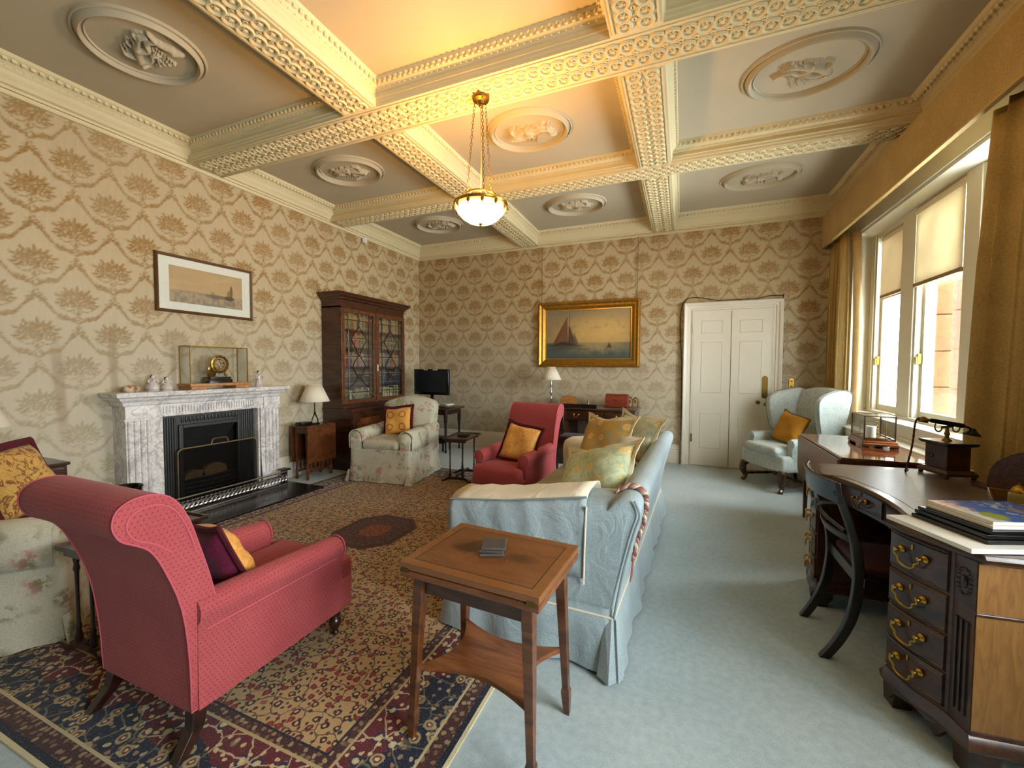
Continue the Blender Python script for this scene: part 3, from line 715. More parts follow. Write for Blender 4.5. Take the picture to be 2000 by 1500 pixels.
def red_armchair(label):
    """raspberry scroll-back armchair; local front is -y, back foot line at y=+0.42"""
    t = thing('red_armchair', label, 'armchair'); Y = lambda s: 0.42-s
    bp = smoothpath([(0,.15),(-.005,.35),(-.03,.57),(-.085,.75),(-.125,.83),(-.165,.865),(-.205,.895),(-.225,.945),(-.212,.995),(-.165,1.022),(-.10,1.02),(-.045,.985),(.0,.90),(.03,.80),(.07,.65),(.10,.50),(.12,.40),(.12,.15)], 3)
    def taper(q): k = 1.0-0.05*max(0, min(1, (0.6-q[2])/0.5)); return (q[0]*k, q[1], q[2])
    b = B(); xs = [-.318, -.312, -.295, -.27, -.15, 0, .15, .27, .295, .312, .318]; rings = []
    cx, cz = sum(p[0] for p in bp)/len(bp), sum(p[1] for p in bp)/len(bp)
    for x in xs:
        e = abs(x)/.318; ins = 0.0 if e < .85 else (0.006 if e < .93 else (0.018 if e < .985 else 0.035))
        R = []
        for i, p in enumerate(bp):
            a = bp[i-1]; c = bp[(i+1) % len(bp)]; tx, tz = c[0]-a[0], c[1]-a[1]; L = math.hypot(tx, tz) or 1
            n = (tz/L, -tx/L)      # outward for this winding
            R.append(taper((x, Y(p[0]-n[0]*ins*-1*-1), p[1]-n[1]*ins)) if False else taper((x, Y(p[0]+n[0]*-ins*-1*0+0), p[1])) if ins == 0 else taper((x, Y(p[0]+(cx-p[0])*ins*1.3), p[1]+(cz-p[1])*ins*0.55)))
        rings.append(R)
    b.loft(rings); b.obj('backrest', RED, t, smooth=50)
    for s in (-1, 1):
        edge = [taper((s*.316, Y(p[0]+(cx-p[0])*.02), p[1]+(cz-p[1])*.01)) for p in bp]
        q = B(); q.tube(edge, 0.0035, 6, closed=True); q.obj('piping', RED_PIPE, t)
        face = [taper((s*.319, Y(p[0]+(cx-p[0])*.03), p[1]+(cz-p[1])*.03)) for p in smoothpath([(-.06,.80),(-.11,.85),(-.165,.885),(-.19,.93),(-.18,.97),(-.14,.99),(-.09,.985),(-.045,.95),(-.01,.88),(.02,.78)], 4)]
        q = B(); q.tube(face, 0.003, 6); q.obj('piping', RED_PIPE, t)
    b = B(); rounded_box(b, (0, Y(.42), .225), (.625, .80, .17), .025, 3); b.obj('seat_base', RED, t, smooth=50)
    b = B(); rounded_box(b, (0, Y(.475), .355), (.47, .72, .15), .055, 4); rounded_box(b, (0, Y(.79), .30), (.60, .13, .24), .06, 4); b.obj('seat', RED, t, smooth=60)
    for s in (-1, 1):
        sec = [(.225,.15),(.228,.43),(.215,.475),(.222,.515),(.25,.545),(.285,.552),(.322,.538),(.338,.505),(.333,.47),(.318,.448),(.314,.40),(.312,.15)]
        rings = []
        for k, (sy, dz, ins) in enumerate(((.02,.035,0),(.2,.028,0),(.45,.018,0),(.66,.005,0),(.715,0,.0),(.735,-.003,.06),(.742,-.004,.16))):
            c0 = (.275, .36); rings.append([(s*(x+(c0[0]-x)*ins), Y(sy), z+(c0[1]-z)*ins*.4+(dz if z > .4 else 0)) for x, z in sec])
        b = B(); b.loft(rings); a = b.obj('arm', RED, t, smooth=60)
        q = B(); q.tube([(s*(x+(.275-x)*.03), Y(.735), z) for x, z in smoothpath(sec[1:11], 3)], .0045, 6); q.obj('piping', RED_PIPE, a)
        q = B(); q.tube([(s*.316, Y(.05), .452), (s*.317, Y(.7), .448)], .004, 6); q.obj('piping', RED_PIPE, a)
    for s in (-1, 1):
        b = B(); b.loft([[(s*.275+a*.028-s*.01, Y(.04)+c*.028, .16) for a, c in ((-1,-1),(1,-1),(1,1),(-1,1))], [(s*.28+a*.024, Y(.02)+c*.024, .08) for a, c in ((-1,-1),(1,-1),(1,1),(-1,1))], [(s*.292+a*.021, Y(-.045)+c*.021, 0) for a, c in ((-1,-1),(1,-1),(1,1),(-1,1))]])
        b.obj('leg', MAHOG_DK, t, smooth=0, bev=.004)
        b = B(); b.lathe([(0,0),(.017,0),(.02,.012),(.014,.022),(.024,.04),(.035,.062),(.03,.085),(.02,.098),(.03,.106),(.03,.15),(0,.15)], (s*.255, Y(.74), 0), 14); b.obj('leg', MAHOG_DK, t)
    return t
ra = red_armchair('raspberry armchair with its dotted back turned to us, plum cushion on its seat')
ra.location = (-1.985, 1.36, 0.008); ra.rotation_euler = (0, 0, math.radians(180))
ra2 = dup(ra, (-1.727, 4.304, 0.008), -8, 'raspberry armchair facing us with an orange gold cushion on its seat')
cushion('cushion', 'plum velvet cushion with a gold front leaning inside the nearer raspberry armchair', .40, .40, .15, GOLDSILK, (-1.98, 1.235, .56), (-22, 6, 172), edge=BURGUNDY, fringe=.026, back=PURPLE)
cushion('cushion', 'orange gold silk cushion with dark fringe on the raspberry armchair facing us', .42, .42, .14, GOLDSILK, (-1.645, 4.25, .625), (-22, 9, -9), edge=BURGUNDY, fringe=.034)

def floral_armchair(label):
    """loose-covered armchair: domed back, rolled arms, thick seat cushion, skirt to the floor; front is -y"""
    t = thing('floral_armchair', label, 'armchair')
    out = [(-.34,.30),(-.37,.60),(-.385,.88),(-.37,.95),(-.30,.99),(-.15,1.03),(0,1.045),(.15,1.03),(.30,.99),(.37,.95),(.385,.88),(.37,.60),(.34,.30)]
    out = smoothpath(out, 3); b = B(); rings = []
    for y, k in ((.43,.93),(.45,.98),(.44,1.0),(.33,1.0),(.26,.985),(.235,.94)):
        rings.append([(x*k, y+(.0 if z < .4 else (z-.4)*.13), .30+(z-.30)*(.5+.5*k) if k < 1 else z) for x, z in out])
    b.loft(rings); b.obj('backrest', FLORAL, t, smooth=60)
    for s in (-1, 1):
        sec = [(.27,.28),(.275,.50),(.262,.54),(.268,.59),(.30,.63),(.345,.645),(.395,.635),(.43,.60),(.437,.555),(.42,.52),(.425,.28)]
        rings = []
        for y, ins, dz in ((.42,0,.05),(.2,0,.03),(-.1,0,.005),(-.36,0,-.005),(-.40,.03,-.01),(-.415,.12,-.012)):
            rings.append([(s*(x+(.35-x)*ins), y, z+(.46-z)*ins*.5+(dz if z > .45 else 0)) for x, z in sec])
        b = B(); b.loft(rings); a = b.obj('arm', FLORAL, t, smooth=60)
        q = B(); q.tube([(s*(x+(.35-x)*.02), -.40, z-.01) for x, z in smoothpath(sec[1:10], 3)], .005, 6); q.obj('piping', FLORAL, a)
        q = B(); c = [(.258,.50),(.254,.545),(.262,.598),(.298,.640),(.345,.655),(.40,.645),(.440,.606),(.448,.556),(.442,.42)]
        rr = [[(s*x, y, z+(.03*((y+.42)/.84) if z > .45 else 0)) for x, z in smoothpath(c, 2)] for y in (-.405, -.2, .05)]
        q.loft(rr, False, False); q.obj('arm_cap', FLORAL, t, smooth=60, solid=.008)
    b = B(); rounded_box(b, (0, -.03, .475), (.53, .80, .15), .065, 4); q = b.obj('seat', FLORAL, t, smooth=70, sub=1)
    b = B(); rings = []; M = 96
    base = rrect(.85, .86, .05, 4)
    def per(k):                                           # even walk round the base outline
        P = [Vector((x, y, 0)) for x, y in base]; L = [0]
        for i in range(len(P)): L.append(L[-1]+(P[(i+1) % len(P)]-P[i]).length)
        d = k/M*L[-1]; i = max(j for j in range(len(P)) if L[j] <= d); f = (d-L[i])/max(1e-6, L[i+1]-L[i]); return P[i].lerp(P[(i+1) % len(P)], f)
    for z, g, am in ((.42,0,0),(.30,.004,.0),(.17,.012,.0),(.16,.016,.003),(.09,.026,.010),(.015,.038,.018)):
        R = []
        for k in range(M):
            p = per(k); n = p.normalized(); w = am*math.sin(k*1.05)*math.sin(k*.31+1); R.append((p.x+n.x*(g+w), p.y+n.y*(g+w), z))
        rings.append(R)
    b.loft(rings, True, True); b.obj('skirt', FLORAL, t, smooth=70)
    for s in (-1, 1):
        q = B(); q.loft([[(s*.43, -.435, .15), (s*.40, -.455, .15), (s*.43, -.455, .15), (s*.445, -.43, .15)], [(s*.455, -.47, .016), (s*.395, -.50, .014), (s*.44, -.50, .012), (s*.485, -.46, .012)]]); q.obj('pleat', FLORAL, t, smooth=0)
    return t
fa = floral_armchair('floral loose-covered armchair in front of the bookcase with a fringed gold cushion')
fa.location = (-3.56, 4.565, 0.004); fa.rotation_euler = (0, 0, math.radians(7.7))
def embroidered(c, col):
    x, y, z = c.xyz(); r1 = c.abs(c.m('FRACT', c.m('SQRT', (c.abs(x)-.09)*(c.abs(x)-.09) + (c.abs(z)-.085)*(c.abs(z)-.085))*12.0)-.5)
    return c.mix((1.0-c.step(r1, .05, .13))*.75, col, '#7a3b1c')
EMBR = fabric('embroidered_gold', '#c3883a', '#d6a052', 90, .7, .2, embroidered)
cushion('cushion', 'embroidered gold cushion with burgundy fringe on the floral armchair by the bookcase', .40, .40, .14, EMBR, (-3.58, 4.63, .72), (-16, -6, 10), edge=BURGUNDY, fringe=.036)
fa2 = dup(fa, (-3.62, 1.02, 0.0), 180-39, 'floral loose-covered armchair behind the nearer raspberry armchair, cut off by the frame')
def painted_gold(c, col): return c.mix((1.0-c.step(c.abs(c.noise(11, None, 3, .6, 1.5)-.5), .01, .05))*.8, col, '#6d2b1c')
cushion('cushion', 'gold cushion with thick burgundy border in the floral armchair beside the dark cabinet', .42, .42, .16, fabric('gold_needlework', '#b48a45', '#caa35c', 120, .8, .3, painted_gold), (-3.53, 1.10, .80), (-24, 0, 180-52), edge=BURGUNDY, fringe=.045)

def wing_armchair(label):
    t = thing('wing_armchair', label, 'armchair')
    out = smoothpath([(-.27,.34),(-.29,.7),(-.295,1.0),(-.27,1.12),(-.16,1.185),(0,1.20),(.16,1.185),(.27,1.12),(.295,1.0),(.29,.7),(.27,.34)], 3)
    b = B(); b.loft([[(x*k, y+(z-.34)*.16, z if k == 1 else .34+(z-.34)*(.6+.4*k)) for x, z in out] for y, k in ((.40,.95),(.405,1),(.34,1),(.29,.99),(.27,.93))]); b.obj('backrest', WINGCLOTH, t, smooth=60)
    for s in (-1, 1):
        wp = smoothpath([(.38,.58),(.20,.60),(.10,.66),(.06,.80),(.035,.97),(.045,1.06),(.10,1.11),(.2,1.15),(.40,1.185),(.50,1.16),(.52,1.08),(.46,.8)], 3, True); rings = []
        cy, cz = .22, .88
        for dx, k in ((.0,.95),(.012,.99),(.035,1.0),(.06,.985),(.07,.93)):
            rings.append([(s*(.265+dx+max(0, .36-(cy+(y-cy)*k))*.20), cy+(y-cy)*k, cz+(z-cz)*k) for y, z in wp])
        b = B(); b.loft(rings); w = b.obj('wing', WINGCLOTH, t, smooth=60)
        q = B(); q.tube([(s*(.332+max(0, .36-y)*.20), y, z) for y, z in wp], .004, 5, closed=True); q.obj('piping', PIPING_GREY, w)
        sec = [(.26,.30),(.265,.53),(.255,.57),(.27,.61),(.31,.63),(.355,.615),(.375,.58),(.365,.545),(.345,.52),(.34,.30)]
        b = B(); b.loft([[(s*(x+(.31-x)*i), y, z+(.46-z)*i*.4) for x, z in sec] for y, i in ((.36,0),(.1,0),(-.16,0),(-.205,.02),(-.225,.12))]); b.obj('arm', WINGCLOTH, t, smooth=60)
        q = B(); q.lathe([(0,0),(.03,0),(.034,.01),(.012,.018),(0,.018)], (s*.315, -.222, .585), 12, Matrix.Rotation(PI/2, 3, 'X')); q.obj('arm_scroll', WINGCLOTH, t)
    b = B(); rounded_box(b, (0, .02, .335), (.68, .72, .19), .03, 3); b.obj('seat_base', WINGCLOTH, t, smooth=50)
    b = B(); rounded_box(b, (0, -.05, .465), (.54, .66, .12), .055, 4); b.obj('seat', WINGCLOTH, t, smooth=70, sub=1)
    for s in (-1, 1):
        b = B(); b.tube(smoothpath([(s*.29, -.29, .26), (s*.315, -.325, .20), (s*.31, -.325, .12), (s*.295, -.30, .06), (s*.305, -.325, .02), (s*.31, -.335, .0)], 4), [.045]*4+[.042]*4+[.032]*4+[.022]*4+[.026]*4+[.03], 8); b.obj('leg', MAHOG, t)
        b = B(); b.tube([(s*.27, .33, .26), (s*.275, .36, .12), (s*.28, .39, .0)], [.028, .024, .02], 6); b.obj('leg', MAHOG, t)
        b = B(); b.tube(smoothpath([(s*.295, -.28, .09), (s*.29, -.1, .09), (s*.28, .1, .09), (s*.275, .34, .09)], 5), [.018, .014, .022, .014, .018]*3+[.018], 7); b.obj('stretcher', MAHOG, t)
    b = B(); b.tube(smoothpath([(-.285, .05, .09), (-.1, .05, .09), (.1, .05, .09), (.285, .05, .09)], 5), [.016, .012, .024, .012]*4, 7); b.obj('stretcher', MAHOG, t)
    return t
wa = wing_armchair('pale blue wing armchair with cabriole legs in the corner by the door')
wa.location = (1.224, 6.072, 0); wa.rotation_euler = (0, 0, math.radians(-60.8)); wa.scale = (1.06, 1.03, 1.025)
cushion('cushion', 'mustard cushion with dark piping in the pale blue wing armchair', .40, .40, .14, MUSTARD, (1.25, 6.04, .72), (-18, 12, -60), edge=mat('brown_piping', color='#5d3b16', rough=.8), edge_r=.008)

def sofa():
    """loose-covered sofa, front -y, length along x; +x is the arm nearest to us"""
    t = thing('sofa', 'long duck-egg sofa with a loose skirted cover, its arm beside the inlaid table', 'sofa', (-.70, 3.20, 0), -92.5); L = 1.15; t.scale = (1.04, .97, 1.02)
    sec = smoothpath([(.47,.12),(.48,.26),(.52,.48),(.575,.68),(.60,.765),(.592,.815),(.55,.838),(.49,.825),(.44,.77),(.375,.60),(.30,.42),(.27,.12)], 3)
    b = B(); b.loft([[(x, .38+(y-.38)*k, z+(.45-z)*(1-k)*.6) for y, z in sec] for x, k in ((-L+.01,.86),(-L+.02,.96),(-L+.06,1),(-.5,1),(0,1),(.5,1),(L-.06,1),(L-.02,.96),(L-.01,.86))]); b.obj('backrest', BLUEGREY, t, smooth=60)
    for s in (-1, 1):
        sc = smoothpath([(.86,.12),(.87,.45),(.862,.58),(.85,.645),(.865,.705),(.91,.735),(1.0,.74),(1.09,.735),(1.135,.70),(1.15,.64),(1.148,.5),(1.15,.12)], 3); rings = []
        for y, i, dz in ((.57,.0,.075),(.40,0,.07),(.2,0,.05),(-.1,0,.015),(-.38,0,-.015),(-.44,.02,-.02),(-.47,.09,-.025),(-.48,.2,-.03)):
            rings.append([(s*(x+(1.0-x)*i), (y if y < .5 else y-.02-max(0, .72-z)*.20), z+(.45-z)*i*.45+(dz if z > .5 else 0)) for x, z in sc])
        b = B(); b.loft(rings); b.obj('arm', CREAMCLOTH if s < 0 else BLUEGREY, t, smooth=60)
    # linen arm cover on the near arm: cream on top, hanging blue-grey side
    c = [(.845,.60),(.84,.65),(.855,.712),(.91,.747),(1.0,.753),(1.09,.748),(1.135,.725)]
    f = lambda y: .07 if y > .4 else (.05*(y+.1)/.3+.015 if y > -.1 else .015+.03*(y+.1)/.28)
    b = B(); b.loft([[(x, y, z+(f(y) if z > .5 else 0)+.004*math.sin(y*40+x*9)) for x, z in smoothpath(c, 3)] for y in [-.478+.0745*i for i in range(12)]], False, False); b.obj('arm_cover_top', CREAMCLOTH, t, smooth=70, solid=.006)
    c = [(1.135,.727),(1.16,.68),(1.162,.62),(1.163,.55),(1.162,.43)]
    b = B(); b.loft([[(x+.004*math.sin(y*38+z*10), y, z+(f(y)*(z-.44)/.3)) for x, z in smoothpath(c, 2)] for y in [-.478+.0372*i for i in range(23)]], False, False); ac = b.obj('arm_cover_side', BLUEGREY, t, smooth=70, solid=.006)
    q = B(); q.tube([(1.141, -.478+.0745*i, .728+f(-.478+.0745*i)) for i in range(12)], .005, 6); q.obj('piping', PIPING_GREY, ac)
    q = B(); q.tube([(1.165, .345, .78), (1.168, .34, .6), (1.166, .335, .40)], .005, 6); q.obj('piping', CREAMCLOTH, ac)
    b = B(); rounded_box(b, (0, -.09, .42), (1.72, .74, .17), .07, 4); b.obj('seat', SEATCLOTH, t, smooth=70, sub=1)
    b = B(); rounded_box(b, (0, -.02, .26), (2.26, .92, .24), .03, 3); b.obj('seat_base', BLUEGREY, t, smooth=50)
    # skirt with soft folds
    P = [Vector((x, y, 0)) for x, y in rrect(2.31, .965, .03, 3)]; LL = [0]
    for i in range(len(P)): LL.append(LL[-1]+(P[(i+1) % len(P)]-P[i]).length)
    M = 220; rings = []
    for z, g, am in ((.30,0,0),(.262,.004,0),(.255,.010,.001),(.18,.022,.007),(.09,.034,.014),(.018,.046,.020)):
        R = []
        for k in range(M):
            d = k/M*LL[-1]; i = max(j for j in range(len(P)) if LL[j] <= d); p = P[i].lerp(P[(i+1) % len(P)], (d-LL[i])/max(1e-6, LL[i+1]-LL[i]))
            n = Vector((math.copysign(1, p.x) if abs(p.x) > 1.12 else 0, math.copysign(1, p.y) if abs(p.y) > .45 else 0, 0)); w = am*(math.sin(k*.55)*math.sin(k*.21+1))
            R.append((p.x+n.x*(g+w), p.y+n.y*(g+w)+.0, z))
        rings.append(R)
    b = B(); b.loft(rings, True, False); b.obj('skirt', BLUEGREY, t, smooth=70)
    q = B(); q.tube([(1.157, -.47, .262), (1.160, .0, .262), (1.158, .485, .262)], .006, 6); q.tube([(1.158, .487, .262), (.4, .49, .262), (-1.1, .49, .262)], .006, 6); q.obj('piping', CREAMCLOTH, t)
    q = B(); q.tube(smoothpath([(1.158, .487, .262), (1.145, .525, .48), (1.147, .575, .68), (1.145, .60, .765), (1.142, .575, .83)], 6), .006, 6); q.obj('piping', PIPING_GREY, t)
    for dx, dy in ((.0, .03), (.028, -.012)):
        q = B(); q.loft([[(1.155, .455+dy, .26), (1.165, .485+dy*.5, .26), (1.15, .495, .26)], [(1.20+dx, .44+dy*1.4, .02), (1.235+dx, .50+dy, .015), (1.17+dx, .545, .015)]]); q.obj('pleat', BLUEGREY, t, smooth=0)
    for x, y in ((1.05, .40), (1.05, -.40), (-1.05, .40), (-1.05, -.40)):
        q = B(); q.lathe([(0, 0), (.02, 0), (.024, .03), (.03, .14), (0, .14)], (x, y, 0), 8); q.obj('leg', MAHOG_DK, t)
    return t
sofa_o = sofa()
def sofa_pt(x, y, z):
    return sofa_o.matrix_basis @ Vector((x, y, z)) if False else (Matrix.Translation(sofa_o.location) @ Matrix.Rotation(sofa_o.rotation_euler.z, 4, 'Z') @ Vector((x, y, z)))
def rope():
    """plum and cream twisted rope laid over the corner of the sofa back"""
    path = smoothpath([(1.00, .405, .735), (1.00, .445, .80), (.99, .50, .846), (.99, .55, .854), (.99, .602, .825), (1.0, .613, .765), (1.01, .60, .68), (1.02, .575, .60), (1.02, .555, .50)], 10)
    t = thing('rope', 'plum and cream twisted rope hung over the near end of the sofa back', 'rope', tuple(sofa_o.location), math.degrees(sofa_o.rotation_euler.z)); t.scale = sofa_o.scale
    for k, m in enumerate((mat('plum_cord', color='#7d4a4a', rough=.8), mat('cream_cord', color='#c9b79c', rough=.8), mat('rose_cord', color='#a2736a', rough=.8))):
        q = B(); pts = []
        for i, p in enumerate(path): a = i*.75+k*2.094; pts.append((p[0]+.008*math.cos(a), p[1]+.006*math.sin(a), p[2]+.008*math.sin(a)))
        q.tube(pts, .008, 6); q.obj('strand', m, t)
    q = B()
    for i in range(9): q.tube([(1.02+.004*(i-4), .556, .51), (1.02+.007*(i-4), .545, .40)], .003, 4)
    q.obj('tassel', MATS['plum_cord'], t)
rope()
def gardenprint(a, b, flower, leaf):
    def f(c, col):
        v = c.tc(); d = c.vor(9.0, v); k = c.noise(34, v, 2); fl = (1.0-c.step(d, .22, .34)); ring = c.step(c.abs(c.m('FRACT', d*9.0)-.5), .1, .3)
        col = c.mix(fl*.75, col, c.mix(ring, flower, '#e3c98b')); l = c.step(c.noise(13, v, 3, .6, 2.0), .5, .56); return c.mix(l*(1.0-fl)*.55, col, leaf)
    return fabric('print_'+a.strip('#')+flower.strip('#'), a, b, 120, .75, .15, f)
GREENPRINT = gardenprint('#b6bc97', '#c6c9a6', '#c9a44d', '#92a98f'); GOLDPRINT = gardenprint('#a9823a', '#bb9550', '#c58a2c', '#8b9078')
CREAMFL = mat('cream_flange', color='#d9d0b0', rough=.8)
def on_sofa(name, label, w, h, t, m, x, y, z, rot, **k):
    p = sofa_pt(x, y, z); rz = math.degrees(sofa_o.rotation_euler.z)
    return cushion(name, label, w, h, t, m, tuple(p), (rot[0], rot[1], rz+rot[2]), **k)
cushion('cushion', 'large pale green cushion with yellow flowers, nearest one on the sofa', .54, .46, .19, GREENPRINT, (-.50, 2.60, .755), (-36, -15, -27), flange=.05, fl_mat=CREAMFL)
cushion('cushion', 'gold flowered cushion standing up on the far half of the sofa', .50, .48, .17, GOLDPRINT, (-.60, 3.52, .815), (-24, -3, -34), flange=.045, fl_mat=CREAMFL)
cushion('cushion', 'small white flowered cushion leaning between the gold and green sofa cushions', .26, .34, .12, fabric('white_sprig', '#c5c2b4', '#d6d3c6', 120, .8, .2, lambda c, k: c.mix((1.0-c.step(c.vor(16), .2, .34))*.35, k, '#9fae9d')), (-.43, 3.36, .775), (-24, 0, -40), edge=CREAMFL, edge_r=.006)
cushion('cushion', 'gold and blue flowered cushion at the far end of the sofa back', .48, .42, .15, gardenprint('#a8a88a', '#b9b494', '#b98a35', '#7f9a96'), (-.40, 3.90, .83), (-26, 4, -40), flange=.045, fl_mat=CREAMFL)
# ------------------------------------------------------------------ the Persian rug
def rug():
    X0, X1, Y0, Y1 = -4.25, -.765, .685, 5.12; hx_, hy_ = (X1-X0)/2, (Y1-Y0)/2; cx, cy = (X0+X1)/2, (Y0+Y1)/2
    hX, hY0, hY1 = -3.955, 2.28, 3.70                          # cut-out round the hearth
    def f(c):
        x0_, y0_, z = c.xyz(); ax, ay = c.abs(x0_), c.abs(y0_); d = c.min(hx_-ax, hy_-ay)
        w1_, w2_, w3_ = c.xyz(c.noise(34, None, 2, col=True)); x = x0_+(w1_-.5)*.022; y = y0_+(w2_-.5)*.022; ax, ay = c.abs(x0_), c.abs(y0_)
        al = c.m('ADD', x*1.0, y*1.0)                           # runs along either border
        P = c.vec(x, y, 0.0)
        def flowers(sc, off, r0=.20):
            q = c.vec(x+off, y-off, 0.0); dd = c.vor(sc, q, dim='2D', rnd=.75); cl = c.vor(sc, q, out='Color', dim='2D', rnd=.75); r, g, b_ = c.xyz(cl)
            return dd, r, g
        def band(a, b_): return (d > a)*(d < b_)
        nz = c.noise(60, P, 2)
        # field: fine flowers and vines on tan
        d1, r1, g1 = flowers(19.0, 0.0); d2, r2, g2 = flowers(31.0, 3.1); vine = c.vor(11.0, c.vec(x+c.noise(9, P, 2)*.06, y+c.noise(9, c.vec(y, x, 2.0), 2)*.06, 0.0), 'DISTANCE_TO_EDGE', dim='2D')
        field = c.mix(c.noise(1.6, P, 3), '#8f6f42', '#b69c70')
        field = c.mix((1.0-c.step(vine, .022, .045))*.85, field, '#4c3326')
        field = c.mix((1.0-c.step(d2, .20, .27))*c.step(r2, .25, .3), field, c.mix(c.step(g2, .5, .55), '#5b1d1f', '#2d3038'))
        field = c.mix((1.0-c.step(d1, .27, .33))*c.step(r1, .3, .35), field, c.mix(c.step(g1, .5, .55), '#331a1c', '#6e2222'))
        field = c.mix((1.0-c.step(d1, .11, .16))*c.step(r1, .3, .35), field, c.mix(c.step(g1, .4, .6), '#b59468', '#8a3330'))
        # medallion
        om = c.max(c.max(ax*(1/.30), ay*(1/.34)), (ax*(1/.30)+ay*(1/.34))*.66); mt = c.noise(38, P, 3)
        med = c.mix(c.step(mt, .45, .56), '#3a211d', '#5f3a31'); med = c.mix((1.0-c.step(om, .36, .42)), med, c.mix(c.step(mt, .45, .58), '#6b3322', '#8a5030')); med = c.mix((om > .90)*.6, med, '#241a1a')
        field = c.mix((om < 1.0), field, med)
        field = c.mix((om > 1.0)*(om < 1.06), field, '#5b2a24')
        # borders from the edge inward
        b1, q1, w1 = flowers(13.0, 1.7); b2, q2, w2 = flowers(27.0, 5.2)
        wob = .262+.045*c.m('SINE', al*15.0)
        def dress(base, flc, mid):
            o = c.mix((1.0-c.step(b2, .22, .28))*c.step(q2, .3, .34), base, c.mix(w2, mid, '#b9a77d')); o = c.mix((1.0-c.step(b1, .30, .35))*c.step(q1, .25, .3), o, flc)
            o = c.mix((1.0-c.step(b1, .17, .21))*c.step(q1, .25, .3), o, mid); return c.mix((1.0-c.step(b1, .07, .1))*c.step(q1, .25, .3), o, '#c7b27f')
        navy = dress('#141a2e', '#9a8a62', '#5d2a2c'); red = dress('#571820', '#23283c', '#b5a27a'); v2 = 1.0-c.step(c.vor(9.0, P, 'DISTANCE_TO_EDGE', dim='2D'), .02, .04); red = c.mix(v2*.7, red, '#c0ae8c'); navy = c.mix(v2*.45, navy, '#8b8466')
        b3, q3, w3 = flowers(30.0, 2.2); guard = c.mix(1.0-c.step(b3, .24, .34), '#3d1f1d', c.mix(w3, '#9a8560', '#5d3a30'))
        bord = c.mix((d > wob), navy, red)
        col = c.mix((d > .44), bord, field)
        col = c.mix(band(.395, .44), col, guard); col = c.mix(band(.385, .397), col, '#a5936a'); col = c.mix(band(.436, .446), col, '#1a1a26')
        col = c.mix(band(.105, .117), col, '#b2a27b'); col = c.mix(band(.04, .105), col, guard); col = c.mix(band(.016, .042), col, '#131827'); col = c.mix((d < .016), col, '#c9bd98')
        sp = c.noise(130, None, 2, .7); col = c.mix(c.step(sp, .56, .72)*.32, col, '#1d1512'); col = c.mix(c.step(sp, .44, .28)*.22, col, '#b9a27a')
        return {'color': col, 'bump': (c.noise(260, None, 2), .5, .004)}
    m = mat('persian_rug', f, rough=.95, spec=.08, sheen=.15)
    poly = [(X0, Y0), (X1, Y0), (X1, Y1), (X0, Y1), (X0, hY1), (hX, hY1), (hX, hY0), (X0, hY0)]
    b = B(); b.prism([(x-cx, y-cy) for x, y in poly], 0.0, .009, 'xy'); o = b.obj('rug', m, smooth=0); o.location = (cx, cy, 0.001)
    props(o, 'large Persian rug with red and navy borders and a small dark medallion', 'rug')
rug()
# ------------------------------------------------------------------ tables, desks and cases
def inlay(c):
    x, y, z = c.xyz(); g = c.noise(3.0, c.scale(c.tc(), (1.2, 9, 9)), 4, .55, .6); fine = c.noise(40, c.scale(c.tc(), (1, 6, 6)), 2)
    col = c.mix(g*.8 + fine*.2, '#532810', '#84502a')
    def oval(cx, cy, rx, ry): u = (x-cx)*(1/rx); v = (y-cy)*(1/ry); return c.m('SQRT', u*u + v*v)
    sw = c.noise(5, None, 3, .5, 2.0); fl = (1.0-c.step(oval(0, 0, .20, .125), .75, 1.0)); col = c.mix(fl*.55, col, c.mix(sw, '#4a220e', '#8a5226'))
    for cx in (-.125, .125): col = c.mix((1.0-c.step(oval(cx, 0, .085, .055) + (sw-.5)*1.2, .2, 1.1))*.7, col, '#241009')
    e = c.max(c.abs(x)*(1/.292), c.abs(y)*(1/.222)); ex = c.abs(x)-.292; ey = c.abs(y)-.222; ed = c.max(ex, ey)
    col = c.mix((ed > -.042)*.7, col, c.mix(fine*.5 + g*.5, '#6a3818', '#93602f')); col = c.mix((ed > -.045)*(ed < -.0405), col, '#2a140a')
    return {'color': col, 'bump': (g, .04, .002)}
INLAY = mat('inlaid_table_top', inlay, rough=.2, coat=.5)
